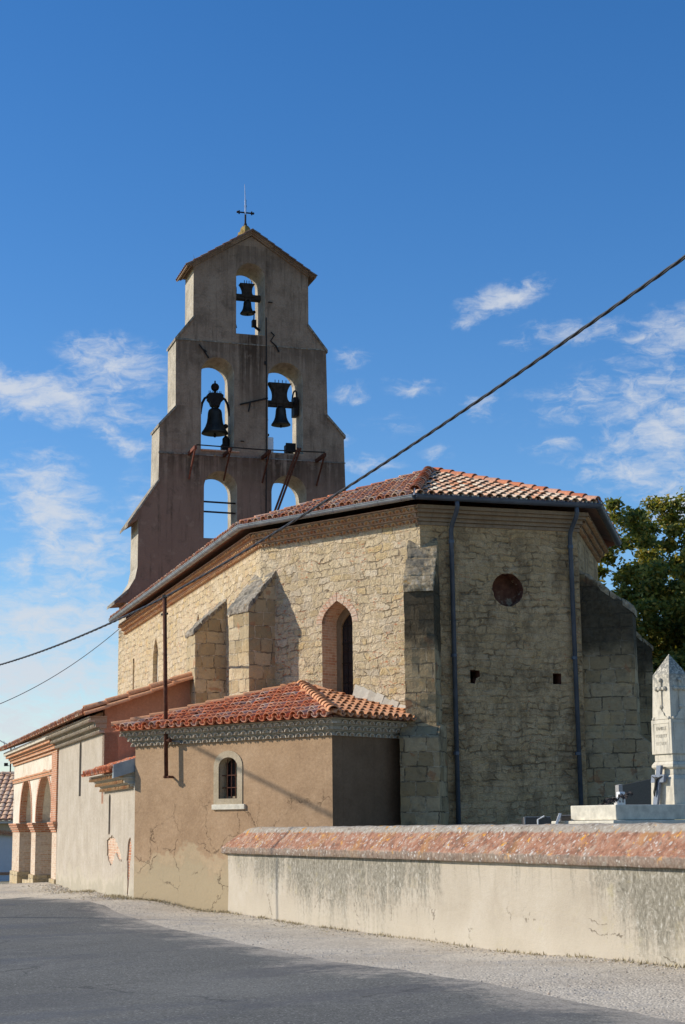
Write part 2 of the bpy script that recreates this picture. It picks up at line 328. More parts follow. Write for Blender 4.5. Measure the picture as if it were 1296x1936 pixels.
plain('bell bronze', (.045, .045, .040), .6, .4, .7, .4, 4); plain('old timber', (.055, .045, .036), .9, .1, 0, .4, 8, .006)
plain('black cable', (.020, .021, .025), .45, .4, 0, .3, 5); plain('grey cable', (.10, .10, .11), .6)
plain('white plastic', (.72, .73, .75), .5, .4, 0, .06); plain('frame brown', (.25, .19, .12), .7, .2)
plain('dark glass', (.014, .015, .019), .12, .6, 0, .4, 3); plain('void', (.008, .008, .008), .9, 0)
plain('white limestone', (.60, .55, .44), .9, .15, 0, .22, 7, .006)
plain('grey granite', (.30, .29, .275), .6, .3, 0, .35, 60); plain('dark granite', (.05, .045, .043), .3, .5, 0, .35, 60)
plain('blue granite', (.16, .185, .225), .45, .4, 0, .45, 90); plain('white marble', (.78, .77, .74), .5, .3, 0, .12, 9)
plain('grey letters', (.50, .45, .355), .9, .1); plain('bark', (.085, .068, .05), .95, .1, 0, .4, 7, .02)
plain('garage white', (.60, .62, .66), .6, .3, 0, .05); plain('house wall', (.52, .43, .32), .9, .1, 0, .12)
plain('aluminium', (.45, .46, .48), .4, .5, .8, .1)
plain('silver paint', (.55, .57, .62), .35, .6, .7, .15); plain('moss stone', (.26, .19, .07), .95, .1, 0, .5, 6, .03)
plain('dry plants', (.42, .35, .22), .95, .1, 0, .5, 30); plain('dark petals', (.06, .05, .045), .8, .1, 0, .5, 30)


def obelisk_mat():
    m, g, b = newmat('weathered limestone', .92, .12); p = g.pos(); z = g.sep(p)[2]
    n = g.noise(p, 22, 6, .72); n2 = g.noise(p, 4, 5, .65)
    c = g.ramp(n2, [(.3, (.55, .49, .38)), (.7, (.66, .60, .48))])
    zz = g.m('ADD', z, g.m('MULTIPLY', g.m('SUBTRACT', n2, .5), .6))
    c = g.mix(g.m('MULTIPLY', g.ss(zz, 3.55, 3.95), g.ss(n, .38, .56)), c, (.17, .165, .145))
    c = g.mix(g.m('MULTIPLY', g.ss(n, .52, .66), .5), c, (.36, .34, .28)); c = g.mix(g.m('MULTIPLY', g.ss(g.noise(g.vm('MULTIPLY', p, (1, 1, .25)), 9, 6, .7), .5, .64), .45), c, (.25, .235, .20))
    g.put(b.inputs['Base Color'], c); g.put(b.inputs['Normal'], g.bump(n, .5, .008))


obelisk_mat()


def oculus_mat():
    m, g, b = newmat('red flaking plaster', .95, .1); uv = g.uv()
    n = g.noise(uv, 2.4, 6, .68)
    c = g.ramp(n, [(.30, (.05, .03, .022)), (.46, (.15, .062, .04)), (.56, (.20, .095, .06)), (.61, (.40, .30, .20)), (.8, (.32, .22, .14))])
    g.put(b.inputs['Base Color'], c); g.put(b.inputs['Normal'], g.bump(n, .7, .03))


oculus_mat()


def cem_plaster():
    m, g, b = newmat('streaked wall plaster', .95, .1); uv = g.uv(); u, z, _ = g.sep(uv); p = g.pos(); zw = g.sep(p)[2]
    n1 = g.noise(uv, 1.0, 6, .62); n2 = g.noise(uv, 14, 6, .7); n3 = g.noise(uv, 55, 4, .65)
    c = g.ramp(n1, [(.3, (.375, .32, .245)), (.52, (.45, .39, .305)), (.72, (.505, .45, .365))])
    f = g.m('MULTIPLY_ADD', g.m('SUBTRACT', n3, .5), .35, 1.); c = g.mix(1., c, g.com(f, f, f), 'MULTIPLY')
    # rain streaks of black lichen falling from under the coping, longest in the middle stretch
    top = g.ss(zw, -.05, 1.05)
    s1 = g.noise(g.vm('MULTIPLY', uv, (2.4, .18, 1)), 1.0, 7, .72, .15)
    s2 = g.noise(g.vm('MULTIPLY', uv, (7., .22, 1)), 1.0, 6, .7)
    big = g.m('MULTIPLY_ADD', g.m('SUBTRACT', g.noise(g.com(u, 0., 3.), .42, 3, .6), .5), 1.7, .5)
    sm = g.m('ADD', g.m('ADD', g.m('MULTIPLY', s1, .7), g.m('MULTIPLY', s2, .42)), g.m('ADD', g.m('MULTIPLY', big, .5), g.m('MULTIPLY', top, .24)))
    wu = g.m('SUBTRACT', g.n_dot(p, (.3957, -.9184, 0.)), -33.51)
    env = g.m('ADD', g.m('MULTIPLY', g.ss(wu, .8, 2.4), g.m('SUBTRACT', 1., g.ss(wu, 8.6, 11.2))), g.m('MULTIPLY', g.ss(wu, 14.4, 15.6), .75))
    sm = g.m('ADD', sm, g.m('MULTIPLY', g.m('SUBTRACT', env, .45), .26))
    sm = g.ss(g.m('ADD', sm, g.m('MULTIPLY', g.m('SUBTRACT', n2, .5), .45)), .86, 1.12)
    sp = g.noise(g.vm('MULTIPLY', uv, (1, .6, 1)), 15, 8, .8, .5)
    lich = g.ramp(sp, [(.34, (.085, .078, .06)), (.50, (.21, .19, .145)), (.58, (.33, .305, .25)), (.66, (.55, .52, .46))])
    c = g.mix(g.m('MULTIPLY', sm, .9), c, lich)
    c = g.mix(g.m('MULTIPLY', g.m('MULTIPLY', g.ss(s2, .52, .66), g.ss(zw, .45, 1.05)), .45), c, (.22, .20, .16))
    c = g.mix(g.m('MULTIPLY', g.ss(g.noise(uv, 1.8, 5, .66), .58, .72), .4), c, (.42, .36, .19))
    low = g.m('SUBTRACT', 1., g.ss(g.m('MULTIPLY_ADD', g.m('SUBTRACT', n1, .5), .8, zw), -.1, .3))
    c = g.mix(g.m('MULTIPLY', low, .45), c, (.50, .44, .345))
    w = g.vm('SUBTRACT', g.noise(uv, 2.5, 5, .7, col=True), (.5, .5, .5))
    e = g.vor(g.vm('ADD', uv, g.vm('MULTIPLY', w, (.6, .5, 0))), .9, 'DISTANCE_TO_EDGE', 1)
    ck = g.m('MULTIPLY', g.m('SUBTRACT', 1., g.ss(e, .003, .011)), g.m('MULTIPLY', g.ss(g.noise(uv, 1.3, 3), .53, .58), g.m('SUBTRACT', 1., g.ss(zw, .25, .5))))
    c = g.mix(g.m('MULTIPLY', ck, .8), c, (.15, .12, .08))
    g.put(b.inputs['Base Color'], c)
    g.put(b.inputs['Normal'], g.bump(g.m('ADD', g.m('ADD', n2, g.m('MULTIPLY', n3, .4)), g.m('MULTIPLY', ck, -1.5)), .6, .016))


cem_plaster()


def coping_mat():
    m, g, b = newmat('lichened brick coping', .95, .1); uv = g.uv(); p = g.pos(); zw = g.sep(p)[2]
    u, v_, _ = g.sep(uv)
    n1 = g.noise(p, 7, 6, .68); n3 = g.noise(p, 40, 4, .65); nb = g.noise(p, 1.6, 4, .6)
    na = g.noise(p, 3.1, 7, .74); nc = g.noise(p, 11, 6, .74)
    c = g.ramp(n1, [(.3, (.16, .075, .052)), (.5, (.32, .155, .095)), (.7, (.43, .25, .165))])
    c = g.mix(g.m('MULTIPLY', g.ss(nb, .53, .63), .6), c, (.40, .205, .075))
    c = g.mix(g.m('MULTIPLY', g.ss(na, .52, .62), .6), c, (.36, .29, .22))
    c = g.mix(g.m('MULTIPLY', g.ss(na, .50, .36), .55), c, (.12, .075, .055))
    c = g.mix(g.m('MULTIPLY', g.ss(nc, .54, .64), .65), c, (.50, .45, .38))
    f = g.m('MULTIPLY_ADD', g.m('SUBTRACT', n3, .5), .7, 1.); c = g.mix(1., c, g.com(f, f, f), 'MULTIPLY')
    # brick-on-edge joints
    ju = g.m('ABSOLUTE', g.m('SUBTRACT', g.m('FRACT', g.m('MULTIPLY', u, 4.4)), .5))
    jt = g.m('MULTIPLY', g.ss(ju, .46, .495), g.ss(n1, .35, .5))
    c = g.mix(g.m('MULTIPLY', jt, .35), c, (.24, .17, .12))
    # cement cap along the crest and a grey fascia below
    crest = g.ss(g.m('MULTIPLY_ADD', g.m('SUBTRACT', n1, .5), .12, zw), 1.46, 1.50)
    fas = g.m('SUBTRACT', 1., g.ss(g.m('MULTIPLY_ADD', g.m('SUBTRACT', n1, .5), .10, zw), 1.165, 1.195))
    grey = g.ramp(g.noise(p, 12, 6, .7), [(.3, (.21, .175, .135)), (.55, (.36, .325, .265)), (.75, (.50, .47, .40))])
    c = g.mix(g.m('MULTIPLY', g.m('MAXIMUM', crest, g.m('MULTIPLY', fas, .8)), .9), c, g.mix(fas, grey, g.ramp(g.noise(p, 15, 7, .75), [(.3, (.09, .075, .06)), (.52, (.20, .175, .14)), (.72, (.40, .36, .30))])))
    # round white, grey and orange lichen spots of several sizes
    wp = g.vm('ADD', p, g.vm('MULTIPLY', g.vm('SUBTRACT', g.noise(p, 30, 3, col=True), (.5, .5, .5)), (.025, .025, .025)))
    for sc, thr, col, sel in ((5, .20, (.53, .51, .46), .55), (9, .26, (.58, .56, .51), .55), (15, .28, (.56, .53, .47), .62), (11, .36, (.12, .09, .07), .6)):
        d = g.vor(wp, sc, 'F1', 1); cc = g.sep(g.vor(wp, sc, 'F1', 1, 'Color'))[0]
        mk = g.m('MULTIPLY', g.m('SUBTRACT', 1., g.ss(d, thr - .06, thr)), g.m('MULTIPLY', g.m('GREATER_THAN', cc, sel), g.ss(g.noise(p, 2.2, 4), .38, .52)))
        c = g.mix(g.m('MULTIPLY', mk, .62), c, col)
    o = g.m('MULTIPLY', g.ss(g.noise(p, 5.5, 5, .7), .615, .645), g.ss(zw, 1.0, 1.3))
    c = g.mix(g.m('MULTIPLY', o, .85), c, (.58, .27, .03))
    g.put(b.inputs['Base Color'], c)
    g.put(b.inputs['Normal'], g.bump(g.m('ADD', g.m('ADD', n1, g.m('MULTIPLY', n3, .4)), g.m('MULTIPLY', jt, -.6)), .6, .012))


coping_mat()


def ground_mats():
    m, g, b = newmat('gravel', .97, .08); p = g.pos()
    n1 = g.noise(p, .5, 5, .6); n2 = g.noise(p, 6, 6, .7); cc = g.vor(p, 34, 'F1', 1, 'Color'); d = g.vor(p, 34, 'F1', 1)
    cx = g.sep(cc)[0]
    c = g.ramp(n1, [(.3, (.45, .385, .295)), (.55, (.56, .49, .38)), (.75, (.63, .56, .445))])
    f = g.m('MULTIPLY_ADD', g.m('SUBTRACT', cx, .5), .42, 1.); c = g.mix(1., c, g.com(f, f, f), 'MULTIPLY')
    c = g.mix(g.m('MULTIPLY', g.ss(n2, .52, .7), .3), c, (.34, .30, .235))
    c = g.mix(g.m('MULTIPLY', g.ss(g.noise(p, 2.3, 6, .72), .58, .66), .3), c, (.40, .34, .25))
    c = g.mix(g.m('MULTIPLY', g.ss(g.noise(p, .9, 6, .7), .54, .64), .4), c, (.37, .35, .32))
    far = g.vm('SUBTRACT', p, (-3., 27., 0.)); fl = g.n('ShaderNodeVectorMath', operation='LENGTH'); g.put(fl.inputs[0], g.vm('MULTIPLY', far, (1.3, .75, 0)))
    gm = g.ss(g.m('MULTIPLY_ADD', g.m('SUBTRACT', n1, .5), 14., fl.outputs['Value']), 26, 32)
    c = g.mix(gm, c, g.ramp(n2, [(.3, (.09, .085, .035)), (.7, (.22, .185, .095))]))
    g.put(b.inputs['Base Color'], c)
    g.put(b.inputs['Normal'], g.bump(g.m('ADD', g.m('MULTIPLY', d, -1.), n2), .6, .014))
    m, g, b = newmat('cemetery gravel', .97, .08); p = g.pos()
    g.put(b.inputs['Base Color'], g.ramp(g.noise(p, 9, 6, .7), [(.3, (.22, .19, .145)), (.7, (.36, .31, .24))]))
    m, g, b = newmat('asphalt', .9, .12); p = g.pos()
    n1 = g.noise(p, .35, 6, .62); n3 = g.noise(p, 90, 3, .7); cx = g.sep(g.vor(p, 60, 'F1', 1, 'Color'))[0]
    c = g.ramp(n1, [(.3, (.138, .135, .118)), (.7, (.184, .179, .156))])
    f = g.m('MULTIPLY_ADD', g.m('SUBTRACT', cx, .5), .75, 1.); c = g.mix(1., c, g.com(f, f, f), 'MULTIPLY')
    c = g.mix(g.m('GREATER_THAN', cx, .975), c, (.36, .34, .30))
    # damp worn wheel tracks running along the road
    rot = g.n('ShaderNodeMapping'); g.put(rot.inputs[0], p); rot.inputs['Rotation'].default_value = (0, 0, radians(55))
    q = g.vm('MULTIPLY', rot.outputs[0], (.9, .22, 1))
    dm = g.ss(g.noise(q, .62, 5, .6, .3), .53, .62)
    c = g.mix(g.m('MULTIPLY', dm, .32), c, (.09, .09, .093)); c = g.mix(g.m('MULTIPLY', g.ss(g.noise(p, .22, 7, .7, .5), .55, .60), .35), c, (.10, .10, .10))
    ce = g.vor(g.vm('ADD', p, g.vm('MULTIPLY', g.vm('SUBTRACT', g.noise(p, 1.2, 5, .7, col=True), (.5, .5, .5)), (.9, .9, 0))), .28, 'DISTANCE_TO_EDGE', 1)
    c = g.mix(g.m('MULTIPLY', g.m('SUBTRACT', 1., g.ss(ce, .002, .008)), g.m('MULTIPLY', g.ss(g.noise(p, .5, 3), .5, .58), .55)), c, (.05, .05, .048))
    at = g.n('ShaderNodeAttribute', attribute_name='edge').outputs['Fac']
    ns = g.noise(p, 5, 6, .75)
    du_ = g.m('SUBTRACT', 1., g.ss(g.m('ADD', g.m('MULTIPLY', at, .55), g.m('MULTIPLY', g.m('SUBTRACT', g.m('MULTIPLY_ADD', g.noise(p, .8, 4), .6, g.m('MULTIPLY', ns, .6)), .6), 2.6)), -.12, .5))
    c = g.mix(g.m('MULTIPLY', du_, .85), c, g.ramp(cx, [(0, (.30, .265, .21)), (1, (.52, .46, .37))]))
    g.put(b.inputs['Base Color'], c)
    g.put(b.inputs['Roughness'], g.m('MULTIPLY_ADD', dm, -.25, .92))
    g.put(b.inputs['Normal'], g.bump(g.m('ADD', n3, cx), .5, .006))
    m, g, b = newmat('pebble', .95, .1)
    g.put(b.inputs['Base Color'], g.ramp(g.island(), [(0, (.36, .31, .245)), (.5, (.50, .445, .36)), (.9, (.60, .54, .45)), (1, (.44, .31, .21))]))
    m, g, b = newmat('oak leaf', .6, .3)
    c = g.ramp(g.island(), [(0, (.070, .092, .022)), (.35, (.145, .170, .036)), (.65, (.25, .235, .05)), (.9, (.38, .30, .06)), (1, (.46, .29, .055))])
    g.put(b.inputs['Base Color'], c)
    tr = g.n('ShaderNodeBsdfTranslucent'); g.put(tr.inputs[0], g.mix(1., c, (1.3, 1.4, .6), 'MULTIPLY'))
    mx = g.n('ShaderNodeMixShader'); mx.inputs[0].default_value = .3
    g.put(mx.inputs[1], b.outputs[0]); g.put(mx.inputs[2], tr.outputs[0])
    g.put(m.node_tree.nodes['Material Output'].inputs[0], mx.outputs[0])


ground_mats()


# ------------------------------------------------------------------ mesh helpers
class MB:
    def __init__(s): s.v = []; s.f = []; s.mi = []
    def add(s, vs, fs, mi=0):
        o = len(s.v); s.v += [V(a) for a in vs]
        for f in fs: s.f.append([o + i for i in f]); s.mi.append(mi)
    def hexa(s, c8, mi=0):                       # bottom ring 0-3 (ccw from above), top ring 4-7
        s.add(c8, [(3, 2, 1, 0), (4, 5, 6, 7), (0, 1, 5, 4), (1, 2, 6, 5), (2, 3, 7, 6), (3, 0, 4, 7)], mi)
    def box(s, fr, ua, ub, da, db, za, zb, mi=0): # in a wall frame: d outward
        p = fr.p
        s.hexa([p(ua, za, db), p(ub, za, db), p(ub, za, da), p(ua, za, da), p(ua, zb, db), p(ub, zb, db), p(ub, zb, da), p(ua, zb, da)], mi)
    def prism(s, prof, axis, mi=0):              # extrude a closed 3-D profile
        n = len(prof); a = V(axis); vs = [V(q) for q in prof] + [V(q) + a for q in prof]
        s.add(vs, [list(range(n))[::-1], list(range(n, 2 * n))] + [(i, (i + 1) % n, n + (i + 1) % n, n + i) for i in range(n)], mi)
    def tube(s, pts, r, k=8, mi=0, cap=True):
        pts = [V(q) for q in pts]; rr = r if isinstance(r, (list, tuple)) else [r] * len(pts)
        vs = []; fs = []; up = None
        for i, q in enumerate(pts):
            t = (pts[min(i + 1, len(pts) - 1)] - pts[max(i - 1, 0)]).normalized()
            if up is None: up = t.orthogonal().normalized()
            up = (up - t * up.dot(t)).normalized(); sd_ = t.cross(up)
            for j in range(k):
                a = 2 * pi * j / k; vs.append(q + (up * cos(a) + sd_ * sin(a)) * rr[i])
        for i in range(len(pts) - 1):
            for j in range(k): fs.append((i * k + j, i * k + (j + 1) % k, (i + 1) * k + (j + 1) % k, (i + 1) * k + j))
        if cap: fs += [list(range(k))[::-1], list(range((len(pts) - 1) * k, len(pts) * k))]
        s.add(vs, fs, mi)
    def lathe(s, c, prof, k=24, mi=0):           # prof: (radius, z)
        c = V(c); vs = []; fs = []; n = len(prof)
        for r, z in prof:
            for j in range(k): a = 2 * pi * j / k; vs.append(c + V((r * cos(a), r * sin(a), z)))
        for i in range(n - 1):
            for j in range(k): fs.append((i * k + j, i * k + (j + 1) % k, (i + 1) * k + (j + 1) % k, (i + 1) * k + j))
        fs += [list(range(k))[::-1], list(range((n - 1) * k, n * k))]
        s.add(vs, fs, mi)
    def ball(s, c, r, mi=0, sc=(1, 1, 1), k=10):
        c = V(c); vs = []; fs = []
        for i in range(k + 1):
            th = pi * i / k
            for j in range(k): a = 2 * pi * j / k; vs.append(c + V((r * sin(th) * cos(a) * sc[0], r * sin(th) * sin(a) * sc[1], r * cos(th) * sc[2])))
        for i in range(k):
            for j in range(k): fs.append((i * k + j, (i + 1) * k + j, (i + 1) * k + (j + 1) % k, i * k + (j + 1) % k))
        s.add(vs, fs, mi)
    def build(s, name, mats, parent=None, smooth=False, bev=0):
        if isinstance(mats, str): mats = [mats]
        me = bpy.data.meshes.new(name); org = parent_loc(parent)
        me.from_pydata([q - org for q in s.v], [], s.f)
        for m in mats: me.materials.append(MATS[m])
        me.polygons.foreach_set('material_index', s.mi)
        me.polygons.foreach_set('use_smooth', [smooth] * len(s.f))
        me.validate(); me.update()
        uvl = me.uv_layers.new(name='UVMap').data; Z = V((0, 0, 1))
        for pl in me.polygons:
            n = pl.normal; tv = Z.cross(n)
            if tv.length < .15: tv = V((1, 0, 0))
            tv.normalize(); bt = n.cross(tv)
            for li in pl.loop_indices:
                q = me.vertices[me.loops[li].vertex_index].co + org
                uvl[li].uv = (q.dot(tv), q.dot(bt))
        o = bpy.data.objects.new(name, me); COL.objects.link(o)
        if parent: o.parent = parent
        if bev:
            md = o.modifiers.new('bevel', 'BEVEL'); md.width = bev; md.segments = 2; md.limit_method = 'ANGLE'
        return o


def roughen(o, cell=.11, amp=.022, freq=3.2):
    """subdivide a blocky mesh and wear its faces and arrises with noise"""
    bm = bmesh.new(); bm.from_mesh(o.data); uvn = bm.loops.layers.uv.active
    for _ in range(6):
        es = [e for e in bm.edges if e.calc_length() > cell * 1.6]
        if not es: break
        bmesh.ops.subdivide_edges(bm, edges=es, cuts=1, use_grid_fill=True)
        bmesh.ops.triangulate(bm, faces=[f for f in bm.faces if len(f.verts) > 4])
    bm.normal_update(); off = parent_loc(o)
    mv = []
    for v_ in bm.verts:
        q = v_.co + off; n = v_.normal
        d = mnoise.noise(q * freq) * .7 + mnoise.noise(q * freq * 2.7) * .45
        sharp = 1 - min(1, sum(n.dot(f.normal) for f in v_.link_faces) / max(1, len(v_.link_faces)))
        mv.append((v_, n * (amp * d - sharp * amp * 1.6 * (.7 + d)) + V((mnoise.noise(q * 4 + V((9, 0, 0))), mnoise.noise(q * 4 + V((0, 9, 0))), mnoise.noise(q * 4 + V((0, 0, 9))))) * amp * .4))
    for v_, d in mv: v_.co += d
    bm.to_mesh(o.data); bm.free(); o.data.update()
    return o


def parent_loc(o):
    l = V((0, 0, 0))
    while o: l = l + o.location; o = o.parent
    return l


def tag(o, label, cat, group=None, kind=None):
    o['label'] = label; o['category'] = cat
    if group: o['group'] = group
    if kind: o['kind'] = kind
    return o


def thing(name, loc, label, cat, group=None):
    o = bpy.data.objects.new(name, None); COL.objects.link(o); o.location = loc; o.empty_display_size = .2
    return tag(o, label, cat, group)


class Fr:
    """frame of an upright wall: u along it, z up, d outward"""
    def __init__(s, org, du):
        s.o = V((org[0], org[1], 0)); s.du = V((du[0], du[1], 0)).normalized(); s.n = V((s.du.y, -s.du.x, 0))
    def p(s, u, z, d=0): return s.o + s.du * u + s.n * d + V((0, 0, z))


def panel(mb, fr, outer, holes=(), thick=.5, mi=0, rev=0, back=True, d0=0.):
    """flat wall face with holes, given thickness inwards; hole sides get material rev"""
    loops = [outer] + list(holes); flat = [q for l in loops for q in l]
    tris = tessellate_polygon([[V((a, b, 0)) for a, b in l] for l in loops])
    fv = [fr.p(a, b, d0) for a, b in flat]; bv = [fr.p(a, b, d0 - thick) for a, b in flat]
    def area(t): (x1, y1), (x2, y2), (x3, y3) = (flat[i] for i in t); return (x2 - x1) * (y3 - y1) - (x3 - x1) * (y2 - y1)
    ft = [t if area(t) > 0 else t[::-1] for t in tris]
    mb.add(fv, ft, mi)
    if back: mb.add(bv, [t[::-1] for t in ft], mi)
    for k, l in enumerate(loops):
        A = sum(l[i][0] * l[(i + 1) % len(l)][1] - l[(i + 1) % len(l)][0] * l[i][1] for i in range(len(l)))
        ccw = A > 0
        for i in range(len(l)):
            a, b = l[i], l[(i + 1) % len(l)]
            q = [fr.p(*a, d0), fr.p(*a, d0 - thick), fr.p(*b, d0 - thick), fr.p(*b, d0)]
            if (k == 0) != ccw: q = q[::-1]
            mb.add(q, [(0, 1, 2, 3)], rev if k else mi)


def rect(a, b, c, d): return [(a, c), (b, c), (b, d), (a, d)]
def round_arch(a, b, z0, zs, n=16, rise=None):
    m = (a + b) / 2; r = (b - a) / 2; h = r if rise is None else rise
    return [(a, z0), (b, z0)] + [(m + r * cos(pi * i / n), zs + h * sin(pi * i / n)) for i in range(n + 1)]
def pointed_arch(a, b, z0, zs, zt, n=8):
    m = (a + b) / 2; o = [(a, z0), (b, z0)]
    w = (b - a) / 2; h = zt - zs; R = (w * w + h * h) / (2 * w) if h > w else None
    for i in range(n + 1):
        t = i / n; o.append((m + w * (1 - t ** 1.75), zs + h * (t ** .82)))
    for i in range(1, n + 1):
        t = 1 - i / n; o.append((m - w * (1 - t ** 1.75), zs + h * (t ** .82)))
    return o
def circle(cx, cz, r, n=28, jag=0):
    return [(cx + (r + random.uniform(-jag, jag)) * cos(2 * pi * i / n), cz + (r + random.uniform(-jag, jag)) * sin(2 * pi * i / n)) for i in range(n)]


def inside(pt, poly):
    x, y = pt; c = False; n = len(poly)
    for i in range(n):
        (x1, y1), (x2, y2) = poly[i], poly[(i + 1) % n]
        if (y1 > y) != (y2 > y) and x < (x2 - x1) * (y - y1) / (y2 - y1) + x1: c = not c
    return c


def barrel(mb, a, b, up, ra, rb, th=.016, k=7, mi=0, flip=False, rise=.92):
    """one half-round roof tile from a (wide, lower end) to b, open side down (up if flip)"""
    a, b, up = V(a), V(b), V(up); t = (b - a).normalized(); side = t.cross(up).normalized(); w = side.cross(t).normalized()
    if flip: w = -w
    vs = []
    for q, r in ((a, ra), (b, rb)):
        for rr in (r, r - th):
            for j in range(k):
                an = pi * j / (k - 1); vs.append(q + side * (rr * cos(an)) + w * (rr * rise * sin(an)))
    fs = []
    for j in range(k - 1):
        fs += [(j, j + 1, 2 * k + j + 1, 2 * k + j), (k + j + 1, k + j, 3 * k + j, 3 * k + j + 1), (j + 1, j, k + j, k + j + 1), (2 * k + j, 2 * k + j + 1, 3 * k + j + 1, 3 * k + j)]
    fs += [(0, 2 * k, 3 * k, k), (k - 1, 2 * k - 1, 4 * k - 1, 3 * k - 1)]
    mb.add(vs, fs, mi)


def roof_tiles(mb, p0, du, dup, poly, pitch=.225, row=.34, r=.088, mi=0, under=True, rise=.92, maxrow=99):
    """courses of canal tiles laid on the plane p0 + a*du + b*dup, kept inside poly (a, b)"""
    p0, du, dup = V(p0), V(du).normalized(), V(dup).normalized(); nn = du.cross(dup).normalized()
    if nn.z < 0: nn = -nn
    amin = min(q[0] for q in poly); amax = max(q[0] for q in poly); bmin = min(q[1] for q in poly); bmax = max(q[1] for q in poly)
    base = [p0 + du * a + dup * b - nn * .01 for a, b in poly]
    mb.add(base, [list(range(len(base)))], mi)
    n = int((amax - amin) / pitch)
    for i in range(n + 1):
        ac = amin + (i + .5) * pitch
        for j in range(min(maxrow, int((bmax - bmin) / row) + 1)):
            b = bmin + j * row + random.uniform(-.02, .02)
            if not inside((ac, b + .12), poly): continue
            a = ac + random.uniform(-.012, .012); da = random.uniform(-.012, .012)
            L = row + .07
            barrel(mb, p0 + du * a + dup * (b - .02) + nn * (.062 + random.uniform(0, .012)), p0 + du * (a + da) + dup * (b + L) + nn * .03, nn, r * random.uniform(.97, 1.05), r * .82, mi=mi, rise=rise)
            if under:
                a2 = ac + pitch / 2
                if inside((a2, b + .12), poly) or j == 0:
                    barrel(mb, p0 + du * a2 + dup * (b - .05) + nn * .085, p0 + du * a2 + dup * (b + L) + nn * .07, nn, r * .9, r * .78, mi=mi, flip=True)


def ridge_tiles(mb, a, b, r=.11, step=.36, mi=0, lift=.06):
    a, b = V(a), V(b); n = max(1, int((b - a).length / step)); t = (b - a) / n
    for i in range(n):
        q = a + t * i + V((random.uniform(-.01, .01), random.uniform(-.01, .01), lift + .02)); barrel(mb, q - t * .06, a + t * (i + 1.05) + V((0, 0, lift)), (0, 0, 1), r * random.uniform(1., 1.08), r * .86, .02, 9, mi)


def genoise(mt, mm, fr, ua, ub, ztop, rows=3, h=.13, step=.13, pitch=.2, r=.078, d0=.0, ends=(1, 1), fill=.05, bed=.03):
    """corbelled eaves of tile mouths: mt tiles, mm mortar"""
    for i in range(rows):
        d = d0 + step * (rows - i); zt = ztop - i * h
        ea, eb = ua - d * ends[0], ub + d * ends[1]
        mm.box(fr, ea, eb, -.05, d - .012, zt - bed, zt)                       # flat bed of tile and mortar
        mm.box(fr, ea + fill, eb - fill, -.05, d - fill, zt - h, zt - bed - .001)
        n = int((eb - ea) / pitch); off = (i % 2) * .5
        for k in range(n):
            u = ea + (k + .5 + off) * (eb - ea) / n
            if u + r > eb: continue
            barrel(mt, fr.p(u, zt - h, d - .004 + random.uniform(-.008, .006)), fr.p(u, zt - h, d - .16), (0, 0, 1), r * random.uniform(.95, 1.05), r * .9, .018, 7)


# ------------------------------------------------------------------ church frame
TH = radians(107.45); AU = V((cos(TH), sin(TH), 0)); AV = V((AU.y, -AU.x, 0)); O = V((-2.4, 38.263, 0))
def L(s, t, z=0.): return O + AV * s + AU * t + V((0, 0, z))
church = thing('church', L(4.9, 6, 0), 'old stone village church with polygonal apse, arched bell gable and red tiled annexes', 'church')
Aw, Bw, Cw, Dw, Ew = L(.5, 20.05), L(.5, .14), L(3.03, -4.), L(6.81, -4.), L(9.34, .14)
NAVE = Fr(Aw, Bw - Aw); F1 = Fr(Bw, Cw - Bw); F2 = Fr(Cw, Dw - Cw); F3 = Fr(Dw, Ew - Dw); SOUTH = Fr(Ew, L(9.34, 20.05) - Ew)
LN, L1, L2, L3 = 19.91, (Cw - Bw).length, (Dw - Cw).length, (Ew - Dw).length
ZB, ZW = .3, 8.3


